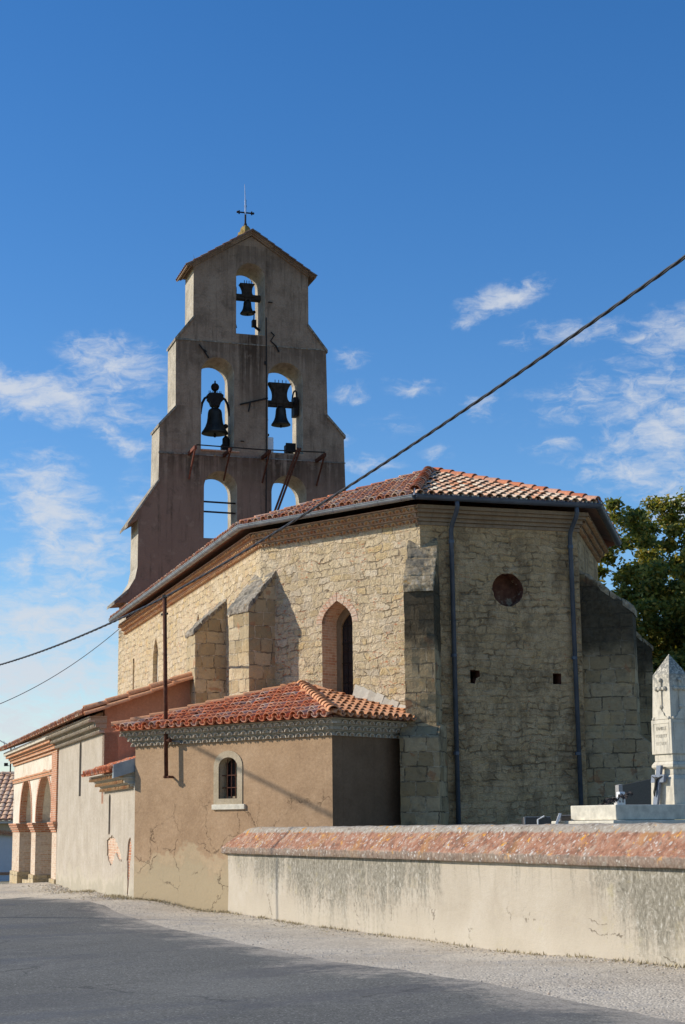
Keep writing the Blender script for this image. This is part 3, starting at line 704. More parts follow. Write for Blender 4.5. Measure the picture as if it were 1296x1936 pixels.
def buildwall():
    # north nave wall: blocked pointed window, blocked slit, triangular niche
    nt = lambda t: 20.05 - t
    mb = MB()
    win = pointed_arch(nt(13.57), nt(12.71), 4.6, 6.75, 7.42); slit = rect(nt(17.12), nt(16.84), 4.9, 7.15)
    nich = [(nt(7.25), 7.02), (nt(6.8), 7.02), (nt(6.85), 7.2), (nt(7.02), 7.42), (nt(7.2), 7.2)]
    panel(mb, NAVE, rect(0, LN, ZB, ZW), [win, slit, nich], .5, 0, 0)
    nave = mb.build('nave_wall', 'rubble stone', church)
    for q, dd in ((win, -.14), (slit, -.12)):
        mb = MB(); panel(mb, NAVE, q, (), .1, d0=dd); mb.build('blocked_window', 'pale mortar', nave)
    mb = MB(); panel(mb, NAVE, nich, (), .1, d0=-.22); mb.build('niche_back', 'brick', nave)
    mb = MB(); panel(mb, SOUTH, rect(0, 19.9, ZB, ZW), (), .5); panel(mb, Fr(L(9.34, 20.05), L(.5, 20.05) - L(9.34, 20.05)), rect(.0, 8.84, ZB, 8.4), (), .5)
    mb.build('rear_wall', 'rubble stone', church)
    # apse, sunlit face with the pointed window
    mb = MB(); w = pointed_arch(1.95, 2.87, 4.3, 6.12, 6.62)
    panel(mb, F1, rect(0, L1, ZB, ZW), [w], .62, 0, 1)
    a1 = mb.build('apse_wall', ['rubble stone', 'pale brick'], church)
    a1['label'] = 'sunlit apse wall with pointed window'
    mb = MB()
    big = pointed_arch(1.95 - .17, 2.87 + .17, 6.1, 6.12, 6.62 + .2)[1:]; sm = pointed_arch(1.95, 2.87, 6.1, 6.12, 6.62)[1:]
    for i in range(len(big) - 1):                                        # brick voussoirs
        (x1, y1), (x2, y2) = sm[i], sm[i + 1]; (x3, y3), (x4, y4) = big[i], big[i + 1]
        j = random.uniform(.006, .016)
        e = .06
        lp = lambda a, b, t: a + (b - a) * t
        q = [(lp(x1, x2, e), lp(y1, y2, e)), (lp(x3, x4, e), lp(y3, y4, e)), (lp(x3, x4, 1 - e), lp(y3, y4, 1 - e)), (lp(x1, x2, 1 - e), lp(y1, y2, 1 - e))]
        vs = [F1.p(a, b, j) for a, b in q] + [F1.p(a, b, -.1) for a, b in q]
        mb.add(vs, [(0, 1, 2, 3), (0, 4, 5, 1), (1, 5, 6, 2), (2, 6, 7, 3), (3, 7, 4, 0)])
    mb.build('brick_arch', 'pale brick', a1)
    mb = MB(); o = pointed_arch(1.95, 2.87, 4.3, 6.12, 6.62); i_ = pointed_arch(2.09, 2.73, 4.36, 6.02, 6.42)
    panel(mb, F1, o, [i_], .1, d0=-.5); fr = mb.build('window_frame', 'frame brown', a1)
    mb = MB(); panel(mb, F1, i_, (), .03, d0=-.55); mb.build('window_pane', 'dark glass', a1)
    mb = MB()
    for z in (4.8, 5.25, 5.7, 6.1): mb.tube([F1.p(2.08, z, -.54), F1.p(2.74, z, -.54)], .011, 6)
    for u in (2.25, 2.41, 2.57): mb.tube([F1.p(u, 4.36, -.535), F1.p(u, 6.25, -.535)], .006, 6)
    mb.build('window_bars', 'dark iron', a1)
    # end face: oculus and two putlog holes
    mb = MB(); oc = circle(2.04, 6.69, .37, 30, .012)
    h1 = [(1.1, 4.62), (1.2, 4.6), (1.24, 4.72), (1.33, 4.76), (1.32, 4.89), (1.1, 4.9)]; h2 = rect(3.06, 3.26, 4.62, 4.86)
    panel(mb, F2, rect(0, L2, ZB, ZW), [oc, h1, h2], .45, 0, 1)
    a2 = mb.build('apse_wall', ['shade tinted stone', 'red flaking plaster'], church)
    a2['label'] = 'shaded end wall of the apse with round blind window'
    mb = MB(); panel(mb, F2, circle(2.04, 6.69, .45), (), .05, d0=-.4); mb.build('oculus_back', 'red flaking plaster', a2)
    mb = MB(); mb.box(F2, 1., 3.4, -.56, -.46, 4.5, 5); mb.build('hole_back', 'void', a2)
    mb = MB()
    for k in range(26):                                                  # ragged plaster collar round the oculus
        a0, b0 = 2 * pi * k / 26, 2 * pi * (k + 1) / 26; r1 = .375; r2, r3 = (.40 + .03 * sin(3 * t_ + 1) + .02 * sin(7 * t_) for t_ in (a0, b0))
        q = [(r1, a0), (r2, a0), (r3, b0), (r1, b0)]
        mb.add([F2.p(2.04 + r * cos(t), 6.69 + r * sin(t), .008) for r, t in q], [(0, 1, 2, 3)])
    mb.build('oculus_surround', 'shade tinted stone', a2)
    mb = MB(); panel(mb, F3, rect(0, L3, ZB, ZW), (), .45); mb.build('apse_wall', 'shade tinted stone', church)
    # buttresses
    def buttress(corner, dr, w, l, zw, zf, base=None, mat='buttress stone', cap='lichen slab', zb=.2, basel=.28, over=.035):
        dr = V(dr).normalized(); f = Fr(V(corner) - dr * .35, dr); lw = l + .35
        mb = MB(); n = f.n
        pr = [f.p(0, zb), f.p(lw, zb), f.p(lw, zf), f.p(.25, zw + .1), f.p(0, zw + .1)]
        mb.prism([q + n * (-w / 2) for q in pr], n * w)
        if base:
            pr = [f.p(0, zb), f.p(lw + basel, zb), f.p(lw + basel, base), f.p(lw - .05, base + .28), f.p(0, base + .28)]
            mb.prism([q + n * (-w / 2 - .09) for q in pr], n * (w + .18))
        o = roughen(mb.build('buttress', mat, church), .12, .03)
        if cap:
            mb = MB(); a, b = f.p(.2, zw + .16), f.p(lw + .05, zf + .02); dn = V((0, 0, -.16))
            N = 5
            for k in range(N):
                p1 = a + (b - a) * (k / N); p2 = a + (b - a) * ((k + 1) / N) - (b - a) * .01
                j = V((0, 0, random.uniform(-.02, .025)))
                mb.prism([q + n * (-w / 2 - over + random.uniform(-.02, .02)) for q in (p1 + j, p1 + dn, p2 + dn, p2 + j)], n * (w + 2 * over))
            roughen(mb.build('sloping_cap', cap, o), .08, .035, 5)
        return o
    b1 = buttress(Bw, -(AV * .853 + AU * .0) * .62 + F1.n * .62, .92, .60, 7.42, 6.62, mat='pale ashlar')
    b2 = buttress(L(.5, 4.15), -AV, 1.05, .82, 7.35, 6.55, mat='pale ashlar')
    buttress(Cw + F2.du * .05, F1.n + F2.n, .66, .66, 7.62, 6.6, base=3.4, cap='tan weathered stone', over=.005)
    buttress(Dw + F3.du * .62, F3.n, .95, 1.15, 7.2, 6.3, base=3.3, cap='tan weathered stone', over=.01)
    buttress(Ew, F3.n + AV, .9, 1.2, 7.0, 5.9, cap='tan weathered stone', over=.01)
    # mortar flashing where the sacristy roof meets the apse
    # eaves cornice
    for k, (fr, a, b) in enumerate(((NAVE, 1.5, LN), (F1, 0, L1), (F2, 0, L2), (F3, 0, L3), (SOUTH, 0, 19))):
        mt, mm = MB(), MB()
        if fr in (NAVE, F1, F3, SOUTH):
            genoise(mt, mm, fr, a, b, 8.46, 3, .115, .095, .2, .072, ends=(.25, .35), fill=.085, bed=.022)
        else:
            for i, (d, z0, z1) in enumerate(((.30, 8.38, 8.46), (.24, 8.31, 8.38), (.15, 8.22, 8.31), (.08, 8.14, 8.22))):
                mm.box(fr, a - d * .5, b + d * .5, -.05, d - .002 * i, z0 + .002, z1)
            mt.box(fr, a - .05, b + .05, -.04, .03, 8.06, 8.13)
        mm.build('eaves_cornice', 'brown cornice' if fr in (F2, F3) else 'limed brick', church)['label'] = 'corbelled brick and tile eaves cornice'
        mt.build('cornice_tiles', 'brown cornice' if fr is F2 else 'cornice tile', church)


buildwall()
# gutter line, main roof
GB, GC, GD, GE = L(0, 0), L(2.75, -4.5), L(7.09, -4.5), L(9.84, 0); GA = L(0, 18.5); GS = L(9.84, 18.5)
APX = L(4.72, -.15, 10.09); RW = L(4.85, 18.5, 10.34)


def mainroof():
    ez = 8.60
    def slope(name, a, b, top, mat, pitch=.222, maxrow=99):
        a, b, top = V(a), V(b), V(top); du = (b - a).normalized(); h = (top - a).dot(du); foot = a + du * h; up = (top - foot)
        mb = MB(); roof_tiles(mb, a, du, up, [(-.0, -.04), ((b - a).length, -.04), (h, up.length)] , pitch, .36, .092)
        return mb.build(name, mat, church)
    z = V((0, 0, ez)); inw = .10
    slope('roof', GB + z, GC + z, APX, 'old roof tile')['label'] = 'weathered red tile slope over the sunlit apse wall'
    slope('roof', GC + z, GD + z, APX, 'faded roof tile', .228)['label'] = 'pale faded tile slope over the apse end'
    slope('roof', GD + z, GE + z, APX, 'old roof tile')
    mb = MB()                                                            # nave slopes
    du = (GA - GB).normalized(); up = (APX - (GB + z)); up = up - du * up.dot(du)
    Ln = (GA - GB).length
    poly = [(0, -.04), (Ln, -.04), (Ln, up.length), (-.15, up.length)]
    roof_tiles(mb, GB + z, du, up, poly, .225, .36, .092)
    du2 = (GE - GS).normalized(); up2 = APX - (GE + z); up2 = up2 - du2 * up2.dot(du2)
    L2_ = (GE - GS).length; roof_tiles(mb, GS + z, du2, up2, [(0, -.04), (L2_, -.04), (L2_ + .15, up2.length), (0, up2.length)], .225, .36, .092)
    mb.build('roof', 'old roof tile', church)
    mb = MB()
    ridge_tiles(mb, GC + z + (APX - GC - z) * .02, APX, .125, .34, lift=.1); ridge_tiles(mb, GB + z, APX, .1, .36, lift=.05)
    ridge_tiles(mb, GD + z, APX, .12, .36, lift=.08); ridge_tiles(mb, APX, RW - V((0, 0, .25)), .12, .4, lift=.06)
    ridge_tiles(mb, GE + z, APX, .12, .4, lift=.06)
    mb.build('hip_tiles', 'red roof tile', church)
    # half-round zinc gutter with brackets
    def gutter(pts, mat):
        n = len(pts); out = []
        for i in range(n):
            d1 = (pts[i] - pts[i - 1]).normalized() if i else (pts[1] - pts[0]).normalized()
            d2 = (pts[i + 1] - pts[i]).normalized() if i < n - 1 else d1
            n1 = V((d1.y, -d1.x, 0)); n2 = V((d2.y, -d2.x, 0)); m = (n1 + n2) / (1 + n1.dot(n2)); out.append(m)
        mb = MB(); R = .085; k = 9; vs = []; fs = []
        for rr in (R, R - .012):
            for i, q in enumerate(pts):
                for j in range(k):
                    a = pi + pi * j / (k - 1); vs.append(q + out[i] * (rr * cos(a) + .03) + V((0, 0, 8.60 + rr * sin(a))))
        o = n * k
        for i in range(n - 1):
            for j in range(k - 1):
                a, b, c, d = i * k + j, i * k + j + 1, (i + 1) * k + j + 1, (i + 1) * k + j
                fs += [(a, b, c, d), (o + d, o + c, o + b, o + a)]
            for j in (0, k - 1): fs.append((i * k + j, (i + 1) * k + j, o + (i + 1) * k + j, o + i * k + j))
        for i in (0, n - 1): fs += [tuple(i * k + j for j in range(k))]
        mb.add(vs, fs)
        for i in range(n):                                               # rolled outer bead
            pass
        mb.tube([q + out[i] * (R + .03) + V((0, 0, 8.605)) for i, q in enumerate(pts)], .014, 6)
        gt = mb.build('gutter', mat, church)
        for i in range(n - 1):
            e = pts[i + 1] - pts[i]; c = int(e.length / .62); nn = V((e.y, -e.x, 0)).normalized()
            for q in range(c):
                p = pts[i] + e * ((q + .5) / c); w = e.normalized() * .012
                ring = [p + nn * ((R + .006) * cos(a) + .03) + V((0, 0, 8.60 + (R + .006) * sin(a))) for a in [pi + pi * j / 8 for j in range(9)]]
                mb = MB()
                for j in range(8): mb.add([ring[j] - w, ring[j + 1] - w, ring[j + 1] + w, ring[j] + w], [(0, 1, 2, 3)])
                mb.build('gutter_bracket', mat, gt)
        return gt
    gutter([GA, GB, GC], 'zinc'); gutter([GC, GD, GE], 'shade tinted zinc')
    for q, d in ((GB, GB - L(3, 4)), (GC, GC - L(4.9, 0)), (GD, GD - L(4.9, 0))):
        d = V((d.x, d.y, 0)).normalized(); s_ = V((-d.y, d.x, 0)); b = q + V((0, 0, 8.6))
        mb = MB(); mb.add([b + d * .10 + V((0, 0, .0)), b + s_ * .17 - d * .07, b - s_ * .17 - d * .07, b - d * .16 + V((0, 0, .17))], [(0, 1, 3), (0, 3, 2), (1, 2, 3)])
        mb.tube([b + d * .09, b + d * .02 + V((0, 0, .16))], .012, 6)
        mb.build('corner_flashing', 'zinc', church)
    # two downpipes on the end wall
    for ut, ub in ((.70, .72), (3.56, 3.60)):
        mb = MB(); top = F2.p(ut - .02, 8.55, .52)
        mb.tube([top, F2.p(ut, 8.40, .49), F2.p(ut, 8.30, .42), F2.p(ut, 8.08, .16), F2.p(ut, 7.96, .085), F2.p(ub, .4, .085)], .052, 10)
        dp = mb.build('downpipe', 'shade tinted zinc', church, True)
        for zc in (7.7, 5.2, 3.1):
            mb = MB(); mb.tube([F2.p(ut, zc - .035, .085), F2.p(ut, zc + .035, .085)], .066, 10); mb.box(F2, ut - .015, ut + .015, 0, .06, zc - .02, zc + .02)
            mb.build('pipe_clamp', 'shade tinted zinc', dp)


mainroof()

# ------------------------------------------------------------------ bell gable
TF = Fr(L(0, 18.6), AV); TT = 1.45
HOLES = [round_arch(4.38, 5.46, 19.22, 21.41), round_arch(3.10, 4.31, 14.81, 17.66), round_arch(5.57, 6.89, 14.86, 17.6),
         round_arch(3.22, 4.43, 11.62, 13.46), round_arch(5.70, 7.01, 11.0, 13.4)]


def bellgable():
    c = 4.95
    right = [(4.95, 22.98), (7.12, 21.64), (7.12, 19.66), (7.79, 18.87), (7.83, 16.3), (8.44, 15.66), (8.48, 13.9), (8.5, 13.6), (9.2, 12.2), (9.05, 12.1), (9.05, 10.35), (9.4, 9.6), (9.4, 8.0)]
    left = [(.5, 8.0), (.5, 9.25), (.12, 9.21), (.14, 9.30), (.52, 9.62), (.80, 10.1), (.88, 10.5), (.89, 12.18), (.55, 11.98), (.58, 12.12), (1.58, 13.61), (1.60, 15.66), (2.17, 16.3), (2.16, 18.85), (2.79, 19.7), (2.79, 21.64)]
    pts = left + right
    mb = MB(); panel(mb, TF, pts[::-1], HOLES, TT, 0, 1)
    for i in range(len(mb.f)):                                          # left-facing edge sides take a paler render
        pass
    bg_ = mb.build('bell_gable', ['bell wall render', 'bell wall edge'], church)
    bg_['label'] = 'tall arched bell gable in brown render'
    for pl in bg_.data.polygons:
        n = pl.normal
        if abs(n.dot(-AU)) < .5 and n.dot(-AV) > .1: pl.material_index = 1
    mb = MB()                                                            # string courses and shoulder slabs
    for a, b, z in ((2.16, 7.8, 18.84), (1.6, 8.46, 14.62)):
        mb = MB(); mb.box(TF, a - .03, a + .5, -.02, .03, z - .03, z + .03); mb.box(TF, a + .5, b + .03, -.02, .018, z - .02, z + .015)
        mb.build('string_course', 'lichen slab', bg_)
    def slab(a, b, za, zb):
        mb = MB()
        p1, p2 = (a, za), (b, zb); 
        mb.prism([TF.p(p1[0], p1[1] + .05, .06), TF.p(p1[0], p1[1] - .06, .06), TF.p(p2[0], p2[1] - .06, .06), TF.p(p2[0], p2[1] + .05, .06)], TF.n * -(TT + .12)); mb.build('weathering_slab', 'lichen slab', bg_)
    slab(.5, 1.62, 11.95, 13.66); slab(.08, .56, 9.22, 9.66); slab(1.56, 2.2, 15.62, 16.36); slab(2.12, 2.82, 18.82, 19.74)
    slab(7.1, 7.84, 19.74, 18.8); slab(7.8, 8.5, 16.36, 15.6); slab(8.46, 9.3, 13.6, 12.05)
    mb = MB()                                                            # raking cornice and roof slabs of the pediment
    for (a, za, b, zb) in ((2.5, 21.52, 4.95, 23.10), (7.38, 21.53, 4.95, 23.10)):
        for d, t0, t1, ins in ((.08, -.09, -.03, .24), (.14, -.03, .02, .12), (.20, .02, .06, 0.)):
            f = (b - a); k = ins / abs(f); a2 = a + f * k; za2 = za + (zb - za) * k
            mb.prism([TF.p(a2, za2 + t1, d), TF.p(a2, za2 + t0, d), TF.p(b, zb + t0, d), TF.p(b, zb + t1, d)], TF.n * -(TT + 2 * d))
    mb.build('pediment_cornice', 'bell wall render', bg_)
    mt = MB()
    for (a, za, b, zb) in ((2.5, 21.55, 4.95, 23.14), (7.39, 21.56, 4.95, 23.14)):
        n = 9
        for k in range(n):
            for dd in range(9):
                d = .17 - dd * .22
                p1 = TF.p(a + (b - a) * k / n, za + (zb - za) * k / n + .02, d); p2 = TF.p(a + (b - a) * (k + 1.15) / n, za + (zb - za) * (k + 1.15) / n, d)
                barrel(mt, p1, p2, (0, 0, 1), .10, .085, .015, 5)
    rg = random.Random(9); gb = MB()
    for k in range(14):
        u = rg.uniform(6.2, 7.3) if k < 9 else rg.uniform(2.8, 4.2); z = 23.14 - abs(u - 4.95) * .65 + .06; h = rg.uniform(.15, .45); q = TF.p(u, z, rg.uniform(-.6, .1)); gb.add([q - AV * .012, q + AV * .012, q + V((rg.uniform(-.1, .1), 0, h))], [(0, 1, 2)])
    gb.build('grass_tufts', 'dry plants', bg_)['kind'] = 'stuff'
    mt.build('pediment_tiles', 'dark mossy tile', bg_)
    mb = MB(); q = TF.p(4.86, 0, -.55)
    mb.lathe(q, [(.30, 23.1), (.27, 23.32), (.20, 23.36), (.17, 23.5), (.10, 23.58), (.0, 23.6)], 4); mb.build('finial_block', 'moss stone', bg_)
    # arch linings (slightly proud raised bands) and sill stains
    mb = MB()
    for u, z, w, h in ((4.1, 14.84, .95, .05),): mb.box(TF, 3.1, 4.5, -.3, .05, 14.77, 14.83)
    mb.build('brick_sill', 'brick', bg_)
    mb = MB()
    for z in (12.62, 12.98):
        mb = MB(); mb.tube([TF.p(3.2, z, -.25), TF.p(4.5, z - .02, -.25)], .032, 6); mb.build('safety_bar', 'dark iron', bg_)
    mb = MB()                                                            # wrought anchors of the tie rods
    def rod(*q, r=.028): mb = MB(); mb.tube([TF.p(u, z, d) for u, z, d in q], r, 6); mb.build('wall_anchor', 'dark iron', bg_)
    rod((3.0, 18.68, .06), (3.36, 18.2, .05)); rod((3.16, 18.5, .05), (3.26, 18.42, .1)); rod((4.52, 16.55, .05), (5.55, 16.85, .08)); rod((4.9, 16.68, .07), (4.83, 16.3, .07))
    rod((5.68, 19.35, .05), (5.78, 19.22, .12), (5.66, 19.02, .06), (5.86, 18.85, .05), (5.98, 18.62, .05)); rod((5.58, 20.5, .03), (5.74, 20.5, .03), r=.018); rod((4.55, 15.2, .03), (4.68, 15.2, .03), r=.018)
    mb = MB(); mb.tube([TF.p(5.5, 19.9, .04), TF.p(5.51, 17.5, .04), TF.p(5.5, 14.9, .04), TF.p(5.47, 11.3, .04)], .022, 6); mb.box(TF, 5.43, 5.5, 0, .05, 18.12, 18.24)
    mb.build('conduit', 'dark iron', bg_)
    # rust and soot runs are thin skins of stain on the render, so they live in the render material
    # iron brackets carrying a rail
    ir = thing('iron_rail', TF.p(5, 14.6, .6), 'rusty iron brackets with a rail bolted across the bell gable', 'railing')
    for u in (2.67, 3.93, 5.35, 7.38):
        mb = MB(); mb.box(Fr(TF.p(u - .045, 0), AV), 0, .09, 0, 1.12, 14.57, 14.69)
        mb.tube([TF.p(u, 14.62, 1.05), TF.p(u, 13.72, .02)], .032, 6)
        mb.build('bracket', 'red primer' if u < 3 else 'rust', ir)
    mb = MB(); mb.tube([TF.p(2.7, 14.72, 1.08), TF.p(5, 14.68, 1.08), TF.p(7.38, 14.72, 1.08)], .022, 6); mb.build('rail', 'dark iron', ir)
    mb = MB()
    for off in (0, .1):
        mb = MB(); mb.tube([TF.p(6.38 + off, 14.82, 1.1), TF.p(5.45 + off, 11.9, .35)], .05, 4); mb.build('diagonal_beam', 'rust', ir)
    # bells
    D = -.72
    def bell(c, z, R, h, label, wood):
        t = thing('bell', TF.p(c, z, D), label, 'bell', 'bells hung in the arches of the bell gable')
        mb = MB(); pf = [(.0, .03), (.86, .0), (1.0, .02), (.97, .07), (.86, .15), (.72, .27), (.61, .43), (.555, .62), (.53, .80), (.48, .90), (.36, .96), (.2, 1.0), (0, 1.0)]
        mb.lathe(TF.p(c, z, D), [(a * R, b * h) for a, b in pf], 28); mb.build('bell_body', 'bell bronze', t, True)
        mb = MB(); mb.tube([TF.p(c, z + .3 * h, D), TF.p(c, z - .05 * h, D)], .03, 6); mb.ball(TF.p(c, z - .06 * h, D), R * .13); mb.build('clapper', 'dark iron', t)
        mb = MB()
        for s_ in (-1, 1): mb.tube([TF.p(c + s_ * .12 * R, z + h * .97, D), TF.p(c + s_ * .30 * R, z + h * 1.06, D), TF.p(c + s_ * .16 * R, z + h * 1.16, D)], .035, 6)
        mb.build('crown_loops', 'bell bronze', t)
        return t
    t = bell(3.77, 15.58, .49, .98, 'largest bell with ball topped iron headstock, in the left middle arch', 0); c = 3.77
    mb = MB(); mb.lathe(TF.p(c, 0, D), [(.04, 16.95), (.05, 17.2), (.06, 17.2), (.12, 17.24), (.15, 17.31), (.15, 17.38), (.10, 17.46), (.03, 17.49), (.025, 17.58), (0, 17.59)], 20)
    panel(mb, Fr(TF.p(0, 0, D + .14), AV), [(c - .15, 16.62), (c + .15, 16.62), (c + .20, 16.76), (c + .28, 16.84), (c + .29, 17.04), (c + .2, 17.1), (c - .2, 17.1), (c - .29, 17.04), (c - .28, 16.84), (c - .20, 16.76)], (), .28)
    for s_ in (-1, 1):
        mb.tube([TF.p(c + s_ * .24, 16.98, D), TF.p(c + s_ * .38, 16.9, D), TF.p(c + s_ * .47, 16.72, D), TF.p(c + s_ * .51, 16.52, D), TF.p(c + s_ * .53, 16.32, D), TF.p(c + s_ * .70, 16.30, D)], .045, 8)
        for k in (.08, .16, .22): mb.tube([TF.p(c + s_ * k, 17.08, D), TF.p(c + s_ * k, 17.2, D)], .014, 6)
    mb.build('headstock', 'dark iron', t)
    def yoke(t, c, zb, zt, w, aw, xa, xb):
        mb = MB(); pr = [(w * a_, zb + (zt - zb) * k_) for a_, k_ in ((.98, 0), (.94, .06), (.78, .12), (.66, .22), (.60, .36), (.60, .5), (.66, .66), (.78, .8), (.92, .92), (1.06, 1.))]
        poly = [(c + a, b) for a, b in pr] + [(c - a, b) for a, b in pr[::-1]]
        panel(mb, Fr(TF.p(0, 0, D + .16), AV), poly, (), .32); mb.box(TF, xa, xb, D - .12, D + .12, zb - .10, zb + .10)
        for k in range(4): mb.tube([TF.p(c - w * .5 + k * w * .33, zt - .05, D + .17), TF.p(c - w * .5 + k * w * .33, zt + .1, D + .17)], .014, 5)
        for k in (-.3, .3): mb.box(TF, c + k * w - .02, c + k * w + .02, D + .158, D + .18, zb - .2, zt)
        mb.build('wooden_yoke', 'old timber', t)
    t = bell(6.25, 16.06, .36, .72, 'medium bell under a flared wooden yoke in the right middle arch', 1); yoke(t, 6.2, 16.86, 17.64, .42, .3, 5.5, 6.95)
    mb = MB(); mb.tube([TF.p(6.72, 17.05 + .3 * sin(a), D + .2 + .3 * cos(a)) for a in [2 * pi * k / 20 for k in range(21)]], .03, 6); mb.box(TF, 6.68, 6.84, D - .1, D + .3, 16.4, 17.1); mb.build('bell_wheel', 'dark iron', t)
    t = bell(4.98, 20.22, .275, .52, 'small bell in the single top arch under the pediment', 1); yoke(t, 4.96, 20.84, 21.36, .27, .2, 4.36, 5.52)
    mb = MB()
    for rr in (.26, .33): mb.tube([TF.p(4.47 + .03 * sin(a), 20.85 + rr * 1.2 * sin(a), D + rr * cos(a)) for a in [2 * pi * k / 20 for k in range(21)]], .022, 6)
    mb.tube([TF.p(4.50, 20.5, D), TF.p(4.52, 19.9, D), TF.p(4.58, 19.65, D)], .015, 6); mb.build('bell_wheel', 'dark iron', t)
    # striker, floodlights, box
    t = thing('bell_hammer', TF.p(5.35, 19.6, -.6), 'small electric hammer beside the top bell', 'bell hammer'); mb = MB()
    mb.tube([TF.p(5.24, 20.3, D), TF.p(5.22, 19.95, D)], .02, 6); mb.ball(TF.p(5.24, 20.32, D), .06); mb.build('hammer', 'dark iron', t); mb = MB()
    mb.box(TF, 5.16, 5.3, D - .1, D + .1, 19.75, 20.0); mb.tube([TF.p(5.2, 19.8, D), TF.p(5.46, 19.62, D)], .05, 6); mb.build('motor', 'dark iron', t)
    for (c, z, lb) in ((4.12, 14.9, 'dark hammer motor on the sill of the left middle arch'),):
        t = thing('bell_hammer', TF.p(c, z, D), lb, 'bell hammer'); mb = MB(); mb.box(TF, c - .11, c + .14, D - .12, D + .14, z, z + .3); mb.lathe(TF.p(c + .06, z + .28, D), [(.13, 0), (.13, .25), (.05, .36), (0, .36)], 12); mb.build('motor', 'dark iron', t)
        mb = MB(); mb.tube([TF.p(c + .06, z + .6, D), TF.p(c + .05, z + .95, D)], .02, 6); mb.ball(TF.p(c + .05, z + 1., D), .09); mb.build('hammer', 'dark iron', t)
    t = thing('bell_hammer', TF.p(5.72, 15.55, D), 'small dark hammer fixed beside the medium bell', 'bell hammer'); mb = MB(); mb.box(TF, 5.6, 5.78, D - .1, D + .1, 15.62, 15.7); mb.lathe(TF.p(5.68, 15.7, D), [(.08, 0), (.06, .25), (0, .26)], 10); mb.build('motor', 'dark iron', t); mb = MB()
    mb.tube([TF.p(5.7, 15.9, D), TF.p(5.71, 16.2, D)], .015, 6); mb.ball(TF.p(5.71, 16.24, D), .06); mb.build('hammer', 'dark iron', t)
    t = thing('floodlight', TF.p(6.5, 14.9, -.5), 'dark floodlight standing on the sill below the medium bell', 'floodlight')
    mb = MB(); mb.box(Fr(TF.p(6.42, 0, D), AV), 0, .3, -.2, .18, 15.06, 15.34); mb.box(Fr(TF.p(6.40, 0, D), AV), -.02, .36, .18, .22, 15.03, 15.37); mb.build('lamp_housing', 'dark iron', t)
    mb = MB(); mb.box(TF, 6.4, 6.75, D - .06, D + .06, 14.98, 15.03); mb.box(TF, 6.53, 6.6, D - .04, D + .04, 14.86, 15.08); mb.build('mount', 'dark iron', t)
    t = thing('junction_box', TF.p(5.72, 14.9, -.4), 'white electrical box on the sill of the right middle arch', 'junction box')
    mb = MB(); mb.box(TF, 5.58, 5.86, -.7, -.3, 14.87, 15.5); mb.build('casing', 'white plastic', t, bev=.02); mb = MB(); mb.box(TF, 5.6, 5.84, -.3, -.285, 14.95, 15.46); mb.build('lid', 'white plastic', t)
    # cross with lightning rod
    t = thing('roof_cross', TF.p(4.86, 23.55, -.55), 'iron cross with a lightning rod on the gable peak', 'cross'); d = -.55; c = 4.86
    mb = MB(); mb.tube([TF.p(c, 23.5, d), TF.p(c, 24.6, d)], .035, 8); mb.lathe(TF.p(c, 23.55, d), [(.10, 0), (.06, .05), (.06, .1), (.03, .16), (0, .16)], 10)
    mb.tube([TF.p(c - .26, 24.1, d), TF.p(c + .26, 24.1, d)], .03, 8)
    for s_ in (-1, 1):
        mb.ball(TF.p(c + s_ * .3, 24.1, d), .045); mb.ball(TF.p(c + s_ * .24, 24.15, d), .03); mb.ball(TF.p(c + s_ * .24, 24.05, d), .03)
    mb.ball(TF.p(c, 24.36, d), .05); mb.lathe(TF.p(c, 24.1, d), [(0, -.07), (.07, 0), (0, .07)], 8); mb.build('cross', 'dark iron', t)
    mb = MB(); mb.tube([TF.p(c - .01, 24.0, d + .05), TF.p(c - .02, 24.55, d + .05)], .03, 8); mb.tube([TF.p(c - .02, 24.5, d + .05), TF.p(c - .04, 25.2, d + .05)], [.02, .012], 8); mb.build('lightning_rod', 'silver paint', t)


bellgable()

# ------------------------------------------------------------------ sacristy in the corner of the apse
K = .97
SL = V((-4.865 * K, 38.44 * K, 0)); SF = Fr(SL, F1.du); SW = 5.92
SRP = SF.p(SW, 0); SR = Fr(SRP, -F1.n); SRL = 2.75
UA = SF.du.dot(F1.p(1.30, 0) - SL); DA = -SF.n.dot(SL - F1.p(1.3, 0)); AP = F1.p(1.30, 4.72, .02)


